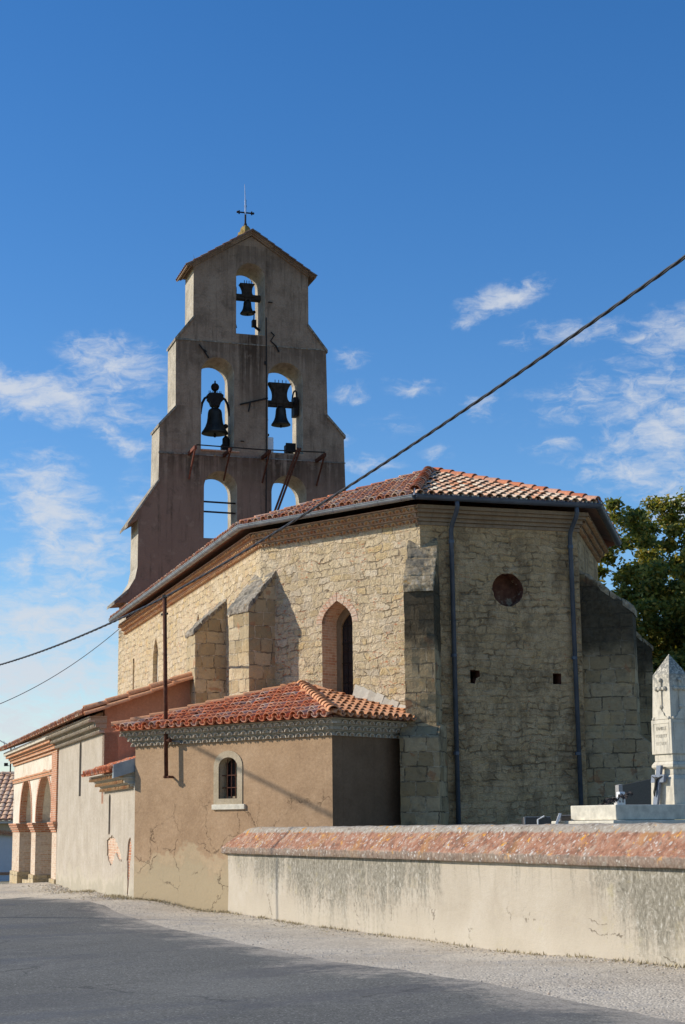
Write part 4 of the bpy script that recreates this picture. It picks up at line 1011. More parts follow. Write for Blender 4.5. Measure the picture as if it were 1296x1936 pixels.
def sacristy():
    mb = MB(); w = round_arch(2.68, 3.24, 2.19, 2.86, 10, .2)
    panel(mb, SF, rect(0, SW, -.6, 3.45), [w], .32, 0, 1)
    s = mb.build('sacristy_wall', ['brown render', 'surround mortar', 'shade tinted brown render'], church)
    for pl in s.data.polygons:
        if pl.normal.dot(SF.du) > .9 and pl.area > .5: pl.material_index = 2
    s['label'] = 'brown rendered sacristy front with barred window'
    mb = MB(); panel(mb, SR, rect(.325, SRL, -.6, 3.45), (), .3); mb.build('sacristy_wall', 'shade tinted brown render', church)['label'] = 'shaded brown side wall of the sacristy'
    mb = MB(); panel(mb, Fr(SF.p(0, 0, -3.4), SF.n), rect(0, 3.07, -.6, 3.45), (), .3); mb.build('sacristy_wall', 'shade tinted brown render', church)
    # window surround, sill, frame, pane, bars
    mb = MB(); panel(mb, SF, round_arch(2.53, 3.39, 2.06, 2.87, 12, .33), [w], .05, d0=.018); mb.build('window_surround', 'surround mortar', s, bev=.006)
    mb = MB(); mb.box(SF, 2.50, 3.48, -.3, .05, 1.96, 2.07); mb.build('window_sill', 'white limestone', s, bev=.01)
    mb = MB(); mb.box(SF, 2.69, 2.72, -.22, -.16, 2.2, 2.95); mb.box(SF, 3.2, 3.23, -.22, -.16, 2.2, 2.95); mb.box(SF, 2.72, 3.2, -.22, -.16, 2.2, 2.24); mb.build('window_frame', 'frame brown', s)
    mb = MB(); panel(mb, SF, round_arch(2.66, 3.26, 2.15, 2.86, 10, .22), (), .03, d0=-.25); mb.build('window_pane', 'dark glass', s)
    mb = MB()
    for u in (2.84, 2.96, 3.08): mb.tube([SF.p(u, 2.1, -.10), SF.p(u, 3.03, -.10)], .011, 6)
    for z in (2.42, 2.68): mb.tube([SF.p(2.66, z, -.10), SF.p(3.26, z, -.10)], .011, 6)
    mb.build('window_bars', 'rust', s)
    mt, mm = MB(), MB()
    genoise(mt, mm, SF, 0, SW, 3.74, 3, .115, .09, .205, .085, fill=.045); genoise(mt, mm, SR, 0, SRL, 3.739, 3, .115, .09, .205, .085, ends=(.0, 0), fill=.06)
    mm.build('corbelled_eaves', 'grey mortar', s); mt.build('eaves_tiles', 'grey cornice tile', s)
    # three tiled slopes rising to one point on the apse wall
    ez, ov = 3.76, .36
    a = SF.p(-ov, ez, ov); b = SF.p(SW + ov, ez, ov); bk = SF.p(SW + ov, ez, DA - .02)
    mb = MB(); du = SF.du; h = (AP - a).dot(du); up = AP - (a + du * h)
    roof_tiles(mb, a, du, up, [(0, -.03), ((b - a).length, -.03), (h, up.length)], .248, .33, .098)
    mb.build('sacristy_roof', 'red roof tile', church)['label'] = 'red tile slope over the sacristy front'
    mb = MB(); du = (bk - b).normalized(); h = (AP - b).dot(du); up = AP - (b + du * h)
    roof_tiles(mb, b, du, up, [(0, -.03), ((bk - b).length, -.03), (h, up.length)], .225, .36, .09)
    mb.build('sacristy_roof', 'orange ridge tile', church)['label'] = 'orange tile slope on the sacristy side'
    mb = MB(); lb = SF.p(-ov, ez, -3.6); mb.add([lb, a, AP, L(.5, .9, 4.5)], [(0, 1, 2, 3)]); mb.build('sacristy_roof', 'red roof tile', church)
    mb = MB(); ridge_tiles(mb, a + V((0, 0, .02)), AP, .115, .42, lift=.05); ridge_tiles(mb, b + V((0, 0, .02)), AP + V((0, 0, .02)), .115, .34, lift=.06)
    ridge_tiles(mb, AP + F1.du * .1 + F1.n * .06, AP + F1.du * .95 + F1.n * .1 - V((0, 0, .22)), .08, .3, lift=.05)
    mb.build('sacristy_hip_tiles', 'orange ridge tile', church)
    mb = MB(); q = AP - V((0, 0, .06))                                   # mortar flaunching against the apse
    e = F1.p(4.6, 3.86, .0)
    for k in range(8):
        t0, t1 = k / 8, (k + 1) / 8; p1 = F1.p(2.95, 4.36, 0).lerp(e, t0); p2 = F1.p(2.95, 4.36, 0).lerp(e, t1); h0, h1 = (.34 - .16 * t + random.uniform(-.03, .03) for t in (t0, t1))
        mb.add([p1 + F1.n * .16, p2 + F1.n * .16, p2 + F1.n * .012 + V((0, 0, h1)), p1 + F1.n * .012 + V((0, 0, h0)), p1, p2], [(0, 1, 2, 3), (0, 3, 4), (1, 5, 2)])
    mb.build('roof_flashing', 'pale mortar', church)


sacristy()

# ------------------------------------------------------------------ side aisle, low lean-to and porch along the street
def W_(w, d=0., z=0.): return SL + AU * w - AV * d + V((0, 0, z))         # w along the aisle wall, d towards the street
AWL, PWL = 12.83, 24.8
AF = Fr(W_(PWL), -AU)                                                     # u = PWL - w
def aw(w): return PWL - w
S_NAVE = (L(.5, 0) - SL).dot(AV)                                          # distance from aisle wall to the nave wall


def aisle():
    mb = MB()
    wv = (4.4, AWL)
    sl = round_arch(aw(8.60), aw(8.20), 2.46, 3.82, 6, .14)
    slow = round_arch(aw(3.56), aw(3.28), 1.45, 2.32, 6, .1)
    def ragged(pts):
        ring = []
        for i in range(len(pts)):
            a0, b0 = V((*pts[i], 0)), V((*pts[(i + 1) % len(pts)], 0)); n = max(2, int((b0 - a0).length / .09))
            for k in range(n): q = a0.lerp(b0, k / n); ring.append((aw(q.x) + random.uniform(-.035, .035), q.y + random.uniform(-.035, .035)))
        return ring
    hole1 = ragged([(3.15, 1.42), (2.6, 1.36), (1.9, 1.1), (1.6, .84), (1.9, .86), (2.5, 1.0), (3.0, .72), (3.3, .74), (3.7, .95), (3.75, 1.3), (3.45, 1.37)])
    hole2 = ragged([(.80, 1.32), (.45, 1.38), (.32, 1.2), (.5, .8), (.62, .4), (.72, .1), (.86, .1), (.82, .4), (.92, .9)])
    panel(mb, AF, [(aw(AWL), -1), (aw(0.0), -1), (aw(0.0), 2.6), (aw(4.4), 2.6), (aw(4.4), 3.96), (aw(AWL), 3.96)], [sl, slow, hole1, hole2], .35, 0, 2)
    a = mb.build('aisle_wall', ['beige render', 'brick', 'beige render'], church); a['label'] = 'long beige rendered aisle wall with two slit windows'
    for q in ((8.7, 8.1, 2.3, 4.0), (3.66, 3.2, 1.3, 2.5)):
        mb = MB(); mb.box(AF, aw(q[0]), aw(q[1]), -.36, -.3, q[2], q[3]); mb.build('slit_back', 'void', a)
    for a_, b_, mt_ in ((1.4, 3.9, 'pale brick'), (.2, 1.05, 'brick')):      # brick bared where the render has fallen
        mb = MB(); mb.box(AF, aw(b_), aw(a_), -.10, -.035, .0, 1.5); roughen(mb.build('bared_brick', mt_, a), .06, .018, 6)
    # terracotta gable end facing the apse
    GF = Fr(W_(4.4), AV); mb = MB()
    panel(mb, GF, [(0, 2.2), (S_NAVE, 2.2), (S_NAVE, 5.62), (0, 4.56)], (), .3); gb = mb.build('aisle_gable', 'terracotta render', church); gb['label'] = 'terracotta coloured gable end of the side aisle'
    # aisle and porch roof, one lean-to
    ov, ez = .50, 4.42; sl_ = (5.66 - ez) / (S_NAVE + ov)
    a0 = W_(4.25, ov, ez); du = AU; up = AV * 1 + V((0, 0, sl_)); ln = sqrt((S_NAVE + ov) ** 2 * (1 + sl_ ** 2))
    mb = MB(); roof_tiles(mb, a0, du, up, [(0, -.03), (PWL - 4.25 + .45, -.03), (PWL - 4.25 + .45, ln), (0, ln)], .235, .36, .095)
    r = mb.build('aisle_roof', 'old roof tile', church)
    mb = MB(); ridge_tiles(mb, a0 - AU * .02 + V((0, 0, .03)), a0 + up * (S_NAVE + ov - .75), .12, .5, lift=.04); ridge_tiles(mb, a0 - AU * .16 - V((0, 0, .06)), a0 - AU * .16 + up * (S_NAVE + ov - .75) - V((0, 0, .06)), .10, .5, lift=.0)
    mb.build('verge_tiles', 'orange ridge tile', r)
    mt, mm = MB(), MB(); genoise(mt, mm, AF, aw(AWL) + .02, aw(4.4), 4.36, 3, .135, .14, .22, .08, ends=(0, .3)); mm.build('corbelled_eaves', 'grey mortar', a); mt.build('eaves_tiles', 'grey cornice tile', a)
    # low lean-to roof by the sacristy
    ez = 2.86; a0 = W_(.12, .48, ez); up = AV + V((0, 0, .30)); mb = MB()
    roof_tiles(mb, a0, AU, up, [(0, -.03), (4.15, -.03), (4.15, 3.0), (0, 3.0)], .235, .35, .095); lr = mb.build('lean_to_roof', 'red roof tile', church)
    mb = MB(); mb.prism([a0 - AU * .05 + V((0, 0, .14)), a0 - AU * .05 - V((0, 0, .16)), a0 - AU * .05 + up * 2.0 - V((0, 0, .16)), a0 - AU * .05 + up * 2.0 + V((0, 0, .14))], AU * .16); mb.build('verge_board', 'zinc', lr)
    mt, mm = MB(), MB(); genoise(mt, mm, AF, aw(4.3), aw(.15), 2.84, 3, .12, .13, .21, .08, ends=(.0, 0)); mm.build('corbelled_eaves', 'pale mortar', lr); mt.build('eaves_tiles', 'cornice tile', lr)


aisle()


def porch():
    mb = MB()
    w = lambda q: aw(q * K)
    # arches, springing from brick imposts
    A1 = round_arch(w(23.3), w(19.75), 1.80, 1.82, 18, 1.48); A2 = round_arch(w(18.55), w(14.4), 1.80, 1.82, 18, 1.50)
    up = [(0, 1.8)] + [(w(23.3), 1.8)] + A1[2:][::-1] + [(w(19.75), 1.8)] + [(w(18.55), 1.8)] + A2[2:][::-1] + [(w(14.4), 1.8), (aw(AWL), 1.8), (aw(AWL), 4.02), (0, 4.02)]
    clean = []
    for q in up:
        if not clean or (abs(q[0] - clean[-1][0]) + abs(q[1] - clean[-1][1])) > 1e-4: clean.append(q)
    panel(mb, AF, clean, (), .45, 0, 0)
    p = mb.build('porch_wall', 'lime white', church); p['label'] = 'white arcaded porch front with brick arches'
    # brick arch rings, just proud of the plaster
    for A in (A1, A2):
        mb = MB(); pts = A[2:]; m = sum(q[0] for q in pts) / len(pts)
        for i in range(len(pts) - 1):
            (x1, y1), (x2, y2) = pts[i], pts[i + 1]
            def off(x, y, k): 
                dx_, dy_ = x - m, y - 1.82; l = sqrt(dx_ * dx_ + dy_ * dy_) or 1; return x + dx_ / l * k, y + dy_ / l * k * .8
            o1, o2 = off(x1, y1, .16), off(x2, y2, .16); i1, i2 = off(x1, y1, -.02), off(x2, y2, -.02)
            vs = [AF.p(*i1, .02), AF.p(*i2, .02), AF.p(*o2, .02), AF.p(*o1, .02), AF.p(*i1, -.2), AF.p(*i2, -.2), AF.p(*o2, -.1), AF.p(*o1, -.1)]
            mb.add(vs, [(0, 1, 2, 3)[::-1], (0, 4, 5, 1)[::-1], (3, 2, 6, 7)[::-1]])
        mb.build('arch_ring', 'brick', p)
    # piers
    for (wa, wb) in ((25.6, 23.3), (19.75, 18.55), (14.4, 13.3)):
        mb = MB(); mb.box(AF, w(wa) + .002, w(wb) - .002, -.62, .0, .12, 1.5); pr = mb.build('pier', 'limed pier', church, bev=.012)
        mb = MB()
        for k, (d, z0, z1) in enumerate(((.03, 1.5, 1.58), (.07, 1.58, 1.66), (.11, 1.66, 1.74), (.14, 1.74, 1.8))): mb.box(AF, w(wa) - d, w(wb) + d, -.62 - d, d, z0, z1 - .001)
        mb.build('brick_impost', 'brick', pr)
        mb = MB(); mb.box(AF, w(wa) - .06, w(wb) + .06, -.68, .06, -1.2, .13); mb.build('pier_base', 'pale ashlar', pr, bev=.02)
    # brick corner pilaster, frieze band, cornice
    mb = MB(); mb.box(AF, aw(14.0), aw(AWL) + .01, -.3, .05, 1.81, 4.02); mb.build('brick_pilaster', 'brick', p)
    mb = MB(); mb.box(AF, 0, aw(14.0), -.1, .05, 3.22, 3.32); mb.box(AF, 0, aw(14.0), -.1, .08, 3.32, 3.38); mb.build('brick_band', 'cornice brick', p)
    mb = MB()
    for k, (d, z0, z1) in enumerate(((.06, 3.86, 3.96), (.14, 3.96, 4.06), (.20, 4.06, 4.14), (.30, 4.14, 4.24))): mb.box(AF, -d, aw(AWL) + .04 + d * .3, -.3, d, z0 + .001, z1)
    mb.build('brick_cornice', 'cornice brick', p)
    mb = MB(); mb.box(AF, -.3, aw(AWL) + .1, -.3, .38, 4.24, 4.36); mb.build('cornice_slab', 'pale mortar', p)
    # inside: back wall, end wall, floor step
    mb = MB(); B = Fr(AF.p(0, 0, -2.6), AF.du); panel(mb, B, rect(-.2, aw(AWL), -1.2, 5.2), (), .2)
    mb.box(AF, aw(AWL) - .02, aw(AWL) + .28, -2.6, -.36, -1, 4.1)
    mb.build('porch_inner_wall', 'lime white', church)
    mb = MB(); mb.box(AF, -.1, aw(AWL), -2.6, -.12, -1.2, -.12); mb.build('porch_floor', 'pale ashlar', church)


porch()

# ------------------------------------------------------------------ cemetery wall
CWF = Fr((-2.6, 35.37), (4.05 + 2.55, 20.07 - 35.39)); CWL = 27.


def cemwall():
    t = thing('cemetery_wall', CWF.p(8, 0), 'streaked plaster cemetery wall with sloping lichen covered brick coping', 'wall')
    mb = MB(); N = 54
    def wob(u, z): return .012 * mnoise.noise(V((u * .7, z * 1.3, 2)))
    zs = [-.7, -.25, 0, .3, .6, .85, 1.06]; ring = []
    for i in range(N + 1):
        u = -.35 + (CWL + .35) * i / N
        for z in zs: ring.append(CWF.p(u, z, -.09 + wob(u, z)))
    nz_ = len(zs); fs = [(i * nz_ + j, (i + 1) * nz_ + j, (i + 1) * nz_ + j + 1, i * nz_ + j + 1) for i in range(N) for j in range(nz_ - 1)]
    mb.add(ring, fs); mb.box(CWF, -.35, CWL, -.80, -.15, -.7, 1.05)
    mb.build('wall_body', 'streaked wall plaster', t, True)
    prof = [(-.01, 1.05), (0, 1.06), (.0, 1.18), (-.02, 1.195), (-.13, 1.32), (-.25, 1.45), (-.33, 1.55), (-.39, 1.582), (-.45, 1.592), (-.51, 1.582), (-.57, 1.55), (-.65, 1.45), (-.9, 1.19), (-.9, 1.05)]
    mb = MB(); M = 160; ring = []
    for i in range(M + 1):
        u = -.4 + (CWL + .4) * i / M
        for k, (d, z) in enumerate(prof):
            j = .012 * mnoise.noise(V((u * 2.1, k * .9, 5))) + .008 * mnoise.noise(V((u * 7, k * 1.7, 9)))
            ring.append(CWF.p(u, z + j, d + j))
    n = len(prof); fs = [(i * n + j, (i + 1) * n + j, (i + 1) * n + (j + 1) % n, i * n + (j + 1) % n) for i in range(M) for j in range(n)]
    mb.add(ring, fs); mb.build('coping', 'lichened brick coping', t, True)


cemwall()

# ------------------------------------------------------------------ ground, road
CP = [(-4.7, 37.3, .05), (-8.5, 49.5, -.01), (-12, 60.5, -.37), (-2.5, 35.3, -.165), (4.05, 20.1, -.1), (1.6, 25.7, -.2), (0, 29.6, -.19), (0, 0, -.22), (-9, 43, -.2),
      (-3, 30, -.22), (3, 16, -.24), (-6, 20, -.3), (-16, 76, -.9), (-18, 50, -.45), (-15, 30, -.4), (20, 20, -.2), (15, 50, 0), (-30, 90, -1.4), (40, 120, -.5), (-60, 20, -.6), (0, -60, -.3), (-6.5, 42, .02)]
def zg(x, y):
    a = b = 0
    for px, py, pz in CP:
        w = 1 / (((x - px) ** 2 + (y - py) ** 2) + .6) ** 1.6; a += w * pz; b += w
    return a / b


REDGE = [(-40, 95), (-24, 72), (-14.5, 54), (-8.89, 43.13), (-5.42, 36.26), (-3.01, 30.36), (-1.42, 25.8), (-.41, 23.17), (1.28, 19.42), (2.32, 17.69), (3.15, 15.95), (5.2, 12), (8, 6), (12, -4), (18, -20)]


def road_depth(x, y):
    """signed distance to the road edge, positive on the road"""
    best = 1e9; sg = 0
    for (x1, y1), (x2, y2) in zip(REDGE, REDGE[1:]):
        dx_, dy_ = x2 - x1, y2 - y1; t = max(0, min(1, ((x - x1) * dx_ + (y - y1) * dy_) / (dx_ * dx_ + dy_ * dy_))); px, py = x1 + dx_ * t, y1 + dy_ * t
        d = (x - px) ** 2 + (y - py) ** 2
        if d < best: best = d; sg = 1 if (dx_ * (y - y1) - dy_ * (x - x1)) < 0 else -1
    return sg * sqrt(best)


def grounds():
    xs = [-900, -500, -250, -120, -60, -40] + [-30 + .5 * i for i in range(97)] + [22, 30, 45, 70, 120, 250, 500, 900]
    ys = [-300, -120, -50, -20, -8] + [.6 * i for i in range(117)] + [72, 76, 82, 90, 110, 150, 250, 500, 1200]
    mb = MB(); nx = len(xs)
    vs = [(x, y, zg(x, y) + (.012 * mnoise.noise(V((x * 1.5, y * 1.5, 0))) + .03 * mnoise.noise(V((x * .4, y * .4, 3))) if -30 < x < 20 and 0 < y < 70 and road_depth(x, y) < -.2 else 0)) for y in ys for x in xs]
    vs = [(x, y, z - (.07 if .9 < road_depth(x, y) < 8 else 0)) for x, y, z in vs]
    mb.add(vs, [(j * nx + i, j * nx + i + 1, (j + 1) * nx + i + 1, (j + 1) * nx + i) for j in range(len(ys) - 1) for i in range(nx - 1)])
    o = mb.build('ground', 'gravel', None, True); o['kind'] = 'structure'; o['label'] = 'pale gravel ground beside the road'
    # road: strip 8 m wide left of its edge
    pts = []
    for i in range(len(REDGE) - 1):
        a, b = V((*REDGE[i], 0)), V((*REDGE[i + 1], 0)); n = max(2, int((b - a).length / .35))
        pts += [a.lerp(b, k / n) for k in range(n)]
    pts.append(V((*REDGE[-1], 0)))
    for _ in range(14): pts = [pts[0]] + [(pts[i - 1] + pts[i] * 2 + pts[i + 1]) / 4 for i in range(1, len(pts) - 1)] + [pts[-1]]
    mb = MB(); vs = []; offs = [0, .02, .3, .8, 1.6, 2.5, 3.5, 4.5, 5.5, 6.5, 7.5, 8.5]
    for i, q in enumerate(pts):
        t = (pts[min(i + 1, len(pts) - 1)] - pts[max(i - 1, 0)]).normalized(); n = V((t.y, -t.x, 0))
        j = .10 * mnoise.noise(V((i * .35, 0, 0))) + .05 * mnoise.noise(V((i * 1.3, 4, 0)))
        for k, o_ in enumerate(offs):
            p = q + n * (o_ + (j if o_ < .5 else 0)); vs.append((p.x, p.y, zg(p.x, p.y) + (-.03 if k == 0 else .022 if k > 2 else .012)))
    n = len(offs); mb.add(vs, [(i * n + j + 1, i * n + j, (i + 1) * n + j, (i + 1) * n + j + 1) for i in range(len(pts) - 1) for j in range(n - 1)])
    o = mb.build('road', 'asphalt', None, False)
    at = o.data.attributes.new('edge', 'FLOAT', 'POINT'); at.data.foreach_set('value', [offs[k % n] for k in range(len(vs))])
    o['kind'] = 'structure'; o['label'] = 'worn grey asphalt road in the foreground'
    # loose stones on the verge, dry weeds at the foot of the walls
    mb = MB(); rnd = random.Random(3)
    def stone(x, y, r):
        z = zg(x, y) + r * .15; c = V((x, y, z)); a = rnd.uniform(0, 6)
        vs = [c + V((cos(a + k * 1.57) * r * rnd.uniform(.7, 1.1), sin(a + k * 1.57) * r * rnd.uniform(.7, 1.1), 0)) for k in range(4)] + [c + V((rnd.uniform(-.3, .3) * r, rnd.uniform(-.3, .3) * r, r * .62))]
        mb.add(vs, [(0, 1, 4), (1, 2, 4), (2, 3, 4), (3, 0, 4)])
    for k in range(15000):
        i = rnd.randrange(0, len(pts) - 1); q = pts[i]
        if not (-14 < q.x < 6 and 8 < q.y < 56): continue
        t = (pts[i + 1] - q).normalized(); n_ = V((t.y, -t.x, 0)); d = -abs(rnd.gauss(0, 1.6)) + rnd.uniform(-.0, .25)
        p = q + n_ * d + t * rnd.uniform(0, .35)
        if CWF.n.dot(p - CWF.o) < -.05 and CWF.du.dot(p - CWF.o) > -.3: continue
        if (p - SL).dot(-AV) < .05 and p.y > 36: continue
        stone(p.x, p.y, rnd.choice((.008, .010, .013, .018)) * rnd.uniform(.8, 1.3))
    for k in range(1800):
        u = rnd.uniform(0, 22); p = CWF.p(u, 0, -.04 + abs(rnd.gauss(0, .3))); stone(p.x, p.y, rnd.uniform(.008, .022))
    for k in range(900):
        w_ = rnd.uniform(0, 12.8); p = W_(w_, abs(rnd.gauss(0, .35)) + .02); stone(p.x, p.y, rnd.uniform(.015, .045))
    o = mb.build('loose_gravel', 'pebble'); o['kind'] = 'stuff'; o['label'] = 'loose pale stones scattered along the road verge'
    mb = MB()
    def blade(p, h):
        a = rnd.uniform(0, 6.28); s_ = V((cos(a), sin(a), 0)); w = s_ * rnd.uniform(.006, .014); tip = p + V((cos(a + 1.5) * h * rnd.uniform(.2, 1.1), sin(a + 1.5) * h * rnd.uniform(.2, 1.1), h)); mb.add([p - w, p + w, tip], [(0, 1, 2)])
    for k in range(1500):
        u = rnd.uniform(0, 21)
        if mnoise.noise(V((u * .9, 0, 0))) < -.1: continue
        p = CWF.p(u, 0, -.04 + abs(rnd.gauss(0, .1))); p.z = zg(p.x, p.y); blade(p, rnd.uniform(.02, .07))
    for k in range(1800):
        w_ = rnd.uniform(-.2, 9)
        if mnoise.noise(V((w_ * .8, 7, 0))) < 0: continue
        p = W_(w_, abs(rnd.gauss(0, .2)) + .02); p.z = zg(p.x, p.y); blade(p, rnd.uniform(.03, .09))
    for k in range(900):
        p = SF.p(rnd.uniform(0, 3.1), 0, abs(rnd.gauss(0, .12)) + .02); p.z = zg(p.x, p.y); blade(p, rnd.uniform(.02, .07))
    def litter(p, r):
        p.z = zg(p.x, p.y) + .012; a = rnd.uniform(0, 6.28); e1 = V((cos(a), sin(a), rnd.uniform(-.3, .3))) * r; e2 = V((-sin(a), cos(a), rnd.uniform(-.3, .5))) * r * .55
        mb.add([p - e1, p + e2, p + e1, p - e2], [(0, 1, 2, 3)])
    for k in range(420): litter(CWF.p(rnd.uniform(0, 21), 0, -.08 + abs(rnd.gauss(0, .35))), rnd.uniform(.012, .03))
    for k in range(420): litter(W_(rnd.uniform(-.2, 12), abs(rnd.gauss(0, .5)) + .02), rnd.uniform(.015, .04))
    for k in range(160): litter(SF.p(rnd.uniform(0, 3.1), 0, abs(rnd.gauss(0, .3)) + .02), rnd.uniform(.015, .035))
    o = mb.build('dry_weeds', 'dry plants'); o['kind'] = 'stuff'; o['label'] = 'dry weeds and leaf litter along the wall foot'
    # raised cemetery soil behind the wall
    mb = MB(); q = [CWF.p(-.0, 1.12, -.5), CWF.p(CWL, 1.12, -.5), V((60, 10, 1.12)), V((60, 70, 1.12)), L(9.4, 16, 1.12), L(9.2, -4, 1.12), L(3, -4, 1.12), SF.p(SW, 1.12, 0)]
    mb.add(q, [list(range(len(q)))]); o = mb.build('cemetery_ground', 'cemetery gravel'); o['kind'] = 'structure'; o['label'] = 'raised gravel ground of the cemetery'


grounds()

# ------------------------------------------------------------------ graves behind the wall
def graves():
    f = Fr(V((3.87, 24.2, 0)), (.86, .51))                                # dark side faces of the tomb run along f; lit ends face the street
    # f.n points to the viewer's right-front; the lit end faces -f.du
    t = thing('tomb', f.p(.8, 1.1, -.5), 'two stepped pale stone tomb slab behind the wall, under the obelisk', 'tomb')
    mb = MB(); mb.box(f, 0, 3.2, -1.45, .02, 1.05, 1.635); mb.build('lower_slab', 'white limestone', t, bev=.012)
    mb = MB(); mb.box(f, .12, 3.1, -1.12, -.06, 1.64, 1.86); mb.build('upper_slab', 'white limestone', t, bev=.012)
    # obelisk, square on plan, one arris towards the viewer
    t = thing('obelisk', f.p(1.0, 1.86, -.3), 'pale stone funerary obelisk with carved cross and weathered pointed top', 'obelisk')
    c = V((5.09, 25.66, 0)); a = V((.86, .51, 0)).normalized(); b = V((a.y, -a.x, 0))
    def lvl(mb, prof):                                                    # prof (half width, z)
        for (h0, z0), (h1, z1) in zip(prof, prof[1:]):
            if z1 - z0 < 1e-5: continue
            q = lambda h, z: [hh for h in (h * 1.14,) for hh in (c - a * h + b * h + V((0, 0, z)), c + a * h + b * h + V((0, 0, z)), c + a * h - b * h + V((0, 0, z)), c - a * h - b * h + V((0, 0, z)))]
            mb.hexa(q(h0, z0) + q(h1, z1))
    mb = MB(); lvl(mb, [(.235, 1.862), (.225, 2.25), (.185, 2.32), (.185, 2.40), (.215, 2.43), (.215, 2.47), (.185, 2.52)]); mb.build('pedestal', 'weathered limestone', t, bev=.008)
    mb = MB(); lvl(mb, [(.18, 2.521), (.18, 2.63)]); lvl(mb, [(.205, 2.632), (.20, 3.16)]); mb.build('inscription_block', 'weathered limestone', t, bev=.008)
    mb = MB(); lvl(mb, [(.185, 3.161), (.165, 3.86), (.0005, 4.19)]); sh = mb.build('shaft', 'weathered limestone', t)
    fl = Fr(c - a * .2 - b * .2, b)                                       # lit face, outward -a
    def lit(u, z, d): return c - a * (.2 + d) + b * u + V((0, 0, z))
    lf = Fr(c - a * .228, b)
    if lf.n.dot(-a) < 0: lf = Fr(c - a * .228, -b)
    for fr_, s_ in ((lf, 1), (Fr(c + b * .228, a), 1)):
        mb = MB(); rec = .228 - .19
        d1 = -rec + .03
        mb.box(fr_, -.022, .022, -rec - .02, d1, 3.36, 3.76); mb.box(fr_, -.095, .095, -rec - .02, d1 + .002, 3.62, 3.66)
        for u, z in ((-.095, 3.64), (.095, 3.64), (0, 3.77), (0, 3.36)): mb.ball(fr_.p(u, z, d1 - .01), .036, k=8)
        mb.ball(fr_.p(0, 3.64, d1), .035, k=8); mb.build('carved_cross', 'weathered limestone', sh)
        mb = MB(); pts = [(-.15, 3.165), (.15, 3.165), (.12, 3.2), (.08, 3.22), (.06, 3.27), (.03, 3.29), (0, 3.34), (-.03, 3.29), (-.06, 3.27), (-.08, 3.22), (-.12, 3.2)]
        panel(mb, fr_, pts, (), .05, d0=.002)
        for u in (-.17, .17): mb.ball(fr_.p(u, 3.18, -.01), .03, k=8)
        mb.build('leaf_crest', 'weathered limestone', sh)
        mb = MB()
        for q in (rect(-.18, .18, 3.10, 3.112), rect(-.18, -.168, 2.68, 3.10), rect(.168, .18, 2.68, 3.10)): panel(mb, fr_, q, (), .02, d0=.008)
        mb.build('panel_border', 'weathered limestone', t)
    for k, tx in enumerate(('FAMILLE', 'FOURTET', "DE L'ARDIT")):
        cu_ = bpy.data.curves.new('inscription', 'FONT'); cu_.body = tx; cu_.size = .075; cu_.extrude = .0015; cu_.align_x = 'CENTER'
        o = bpy.data.objects.new('inscription', cu_); COL.objects.link(o); o.parent = t
        z = V((0, 0, 1)); m = Matrix((lf.du, z, lf.n)).transposed().to_4x4(); sx = .82 if k < 2 else .66
        pos = lf.p(0, 3.0 - k * .115, .006) - t.location
        o.matrix_local = Matrix.Translation(pos) @ m @ Matrix.Diagonal((sx, 1, 1, 1)); cu_.materials.append(MATS['grey letters'])
        bpy.context.view_layer.update(); me = bpy.data.meshes.new_from_object(o.evaluated_get(bpy.context.evaluated_depsgraph_get())); o2 = bpy.data.objects.new('inscription', me); COL.objects.link(o2); o2.parent = t; o2.matrix_local = o.matrix_local; bpy.data.objects.remove(o); o2.name = 'inscription'
    # granite crucifix leaning on the pedestal
    t = thing('crucifix', lf.p(-.03, 1.865, .1), 'small blue grey granite crucifix leaning against the obelisk pedestal', 'crucifix')
    lean = lambda u, z, d=0: lf.p(u - .06 + (z - 1.87) * .12, z, .095 - (z - 1.87) * .08 + d)
    def bar(mb, u0, u1, z0, z1, d0, d1):
        mb.hexa([lean(u0, z0, d1), lean(u1, z0, d1), lean(u1, z0, d0), lean(u0, z0, d0), lean(u0, z1, d1), lean(u1, z1, d1), lean(u1, z1, d0), lean(u0, z1, d0)])
    mb = MB(); bar(mb, -.05, .05, 1.868, 2.46, 0, .05); bar(mb, -.145, -.051, 2.20, 2.32, 0, .05); bar(mb, .051, .145, 2.20, 2.32, 0, .05); mb.build('granite_cross', 'blue granite', t, bev=.004)
    me = bpy.data.meshes.new('figure'); J = [(0, 2.13, .07), (0, 2.2, .075), (0, 2.255, .07), (0, 2.285, .08), (-.06, 2.275, .065), (-.115, 2.295, .06), (.06, 2.275, .065), (.115, 2.295, .06), (.012, 2.06, .085), (.0, 1.99, .07), (-.012, 2.06, .085), (-.002, 1.99, .075)]
    me.from_pydata([lean(*q) - t.location for q in J], [(0, 1), (1, 2), (2, 3), (2, 4), (4, 5), (2, 6), (6, 7), (0, 8), (8, 9), (0, 10), (10, 11)], [])
    o = bpy.data.objects.new('figure', me); COL.objects.link(o); o.parent = t; me.materials.append(MATS['bell bronze'])
    o.modifiers.new('skin', 'SKIN'); R = (.02, .022, .018, .02, .009, .007, .009, .007, .012, .008, .012, .008)
    for k, q in enumerate(me.skin_vertices[0].data): q.radius = (R[k], R[k])
    me.skin_vertices[0].data[0].use_root = True
    o.modifiers.new('sub', 'SUBSURF').levels = 1
    # dark headstone with slightly gabled top
    h = Fr(V((5.05, 30.3, 0)), (.93, .2)); t = thing('headstone', h.p(.5, 1.1), 'dark granite headstone with low gabled top behind the pale tomb', 'headstone')
    mb = MB(); panel(mb, h, [(0, 1.1), (.98, 1.1), (.98, 2.26), (.68, 2.40), (0, 2.27)], (), .16); mb.build('slab', 'dark granite', t, bev=.01)
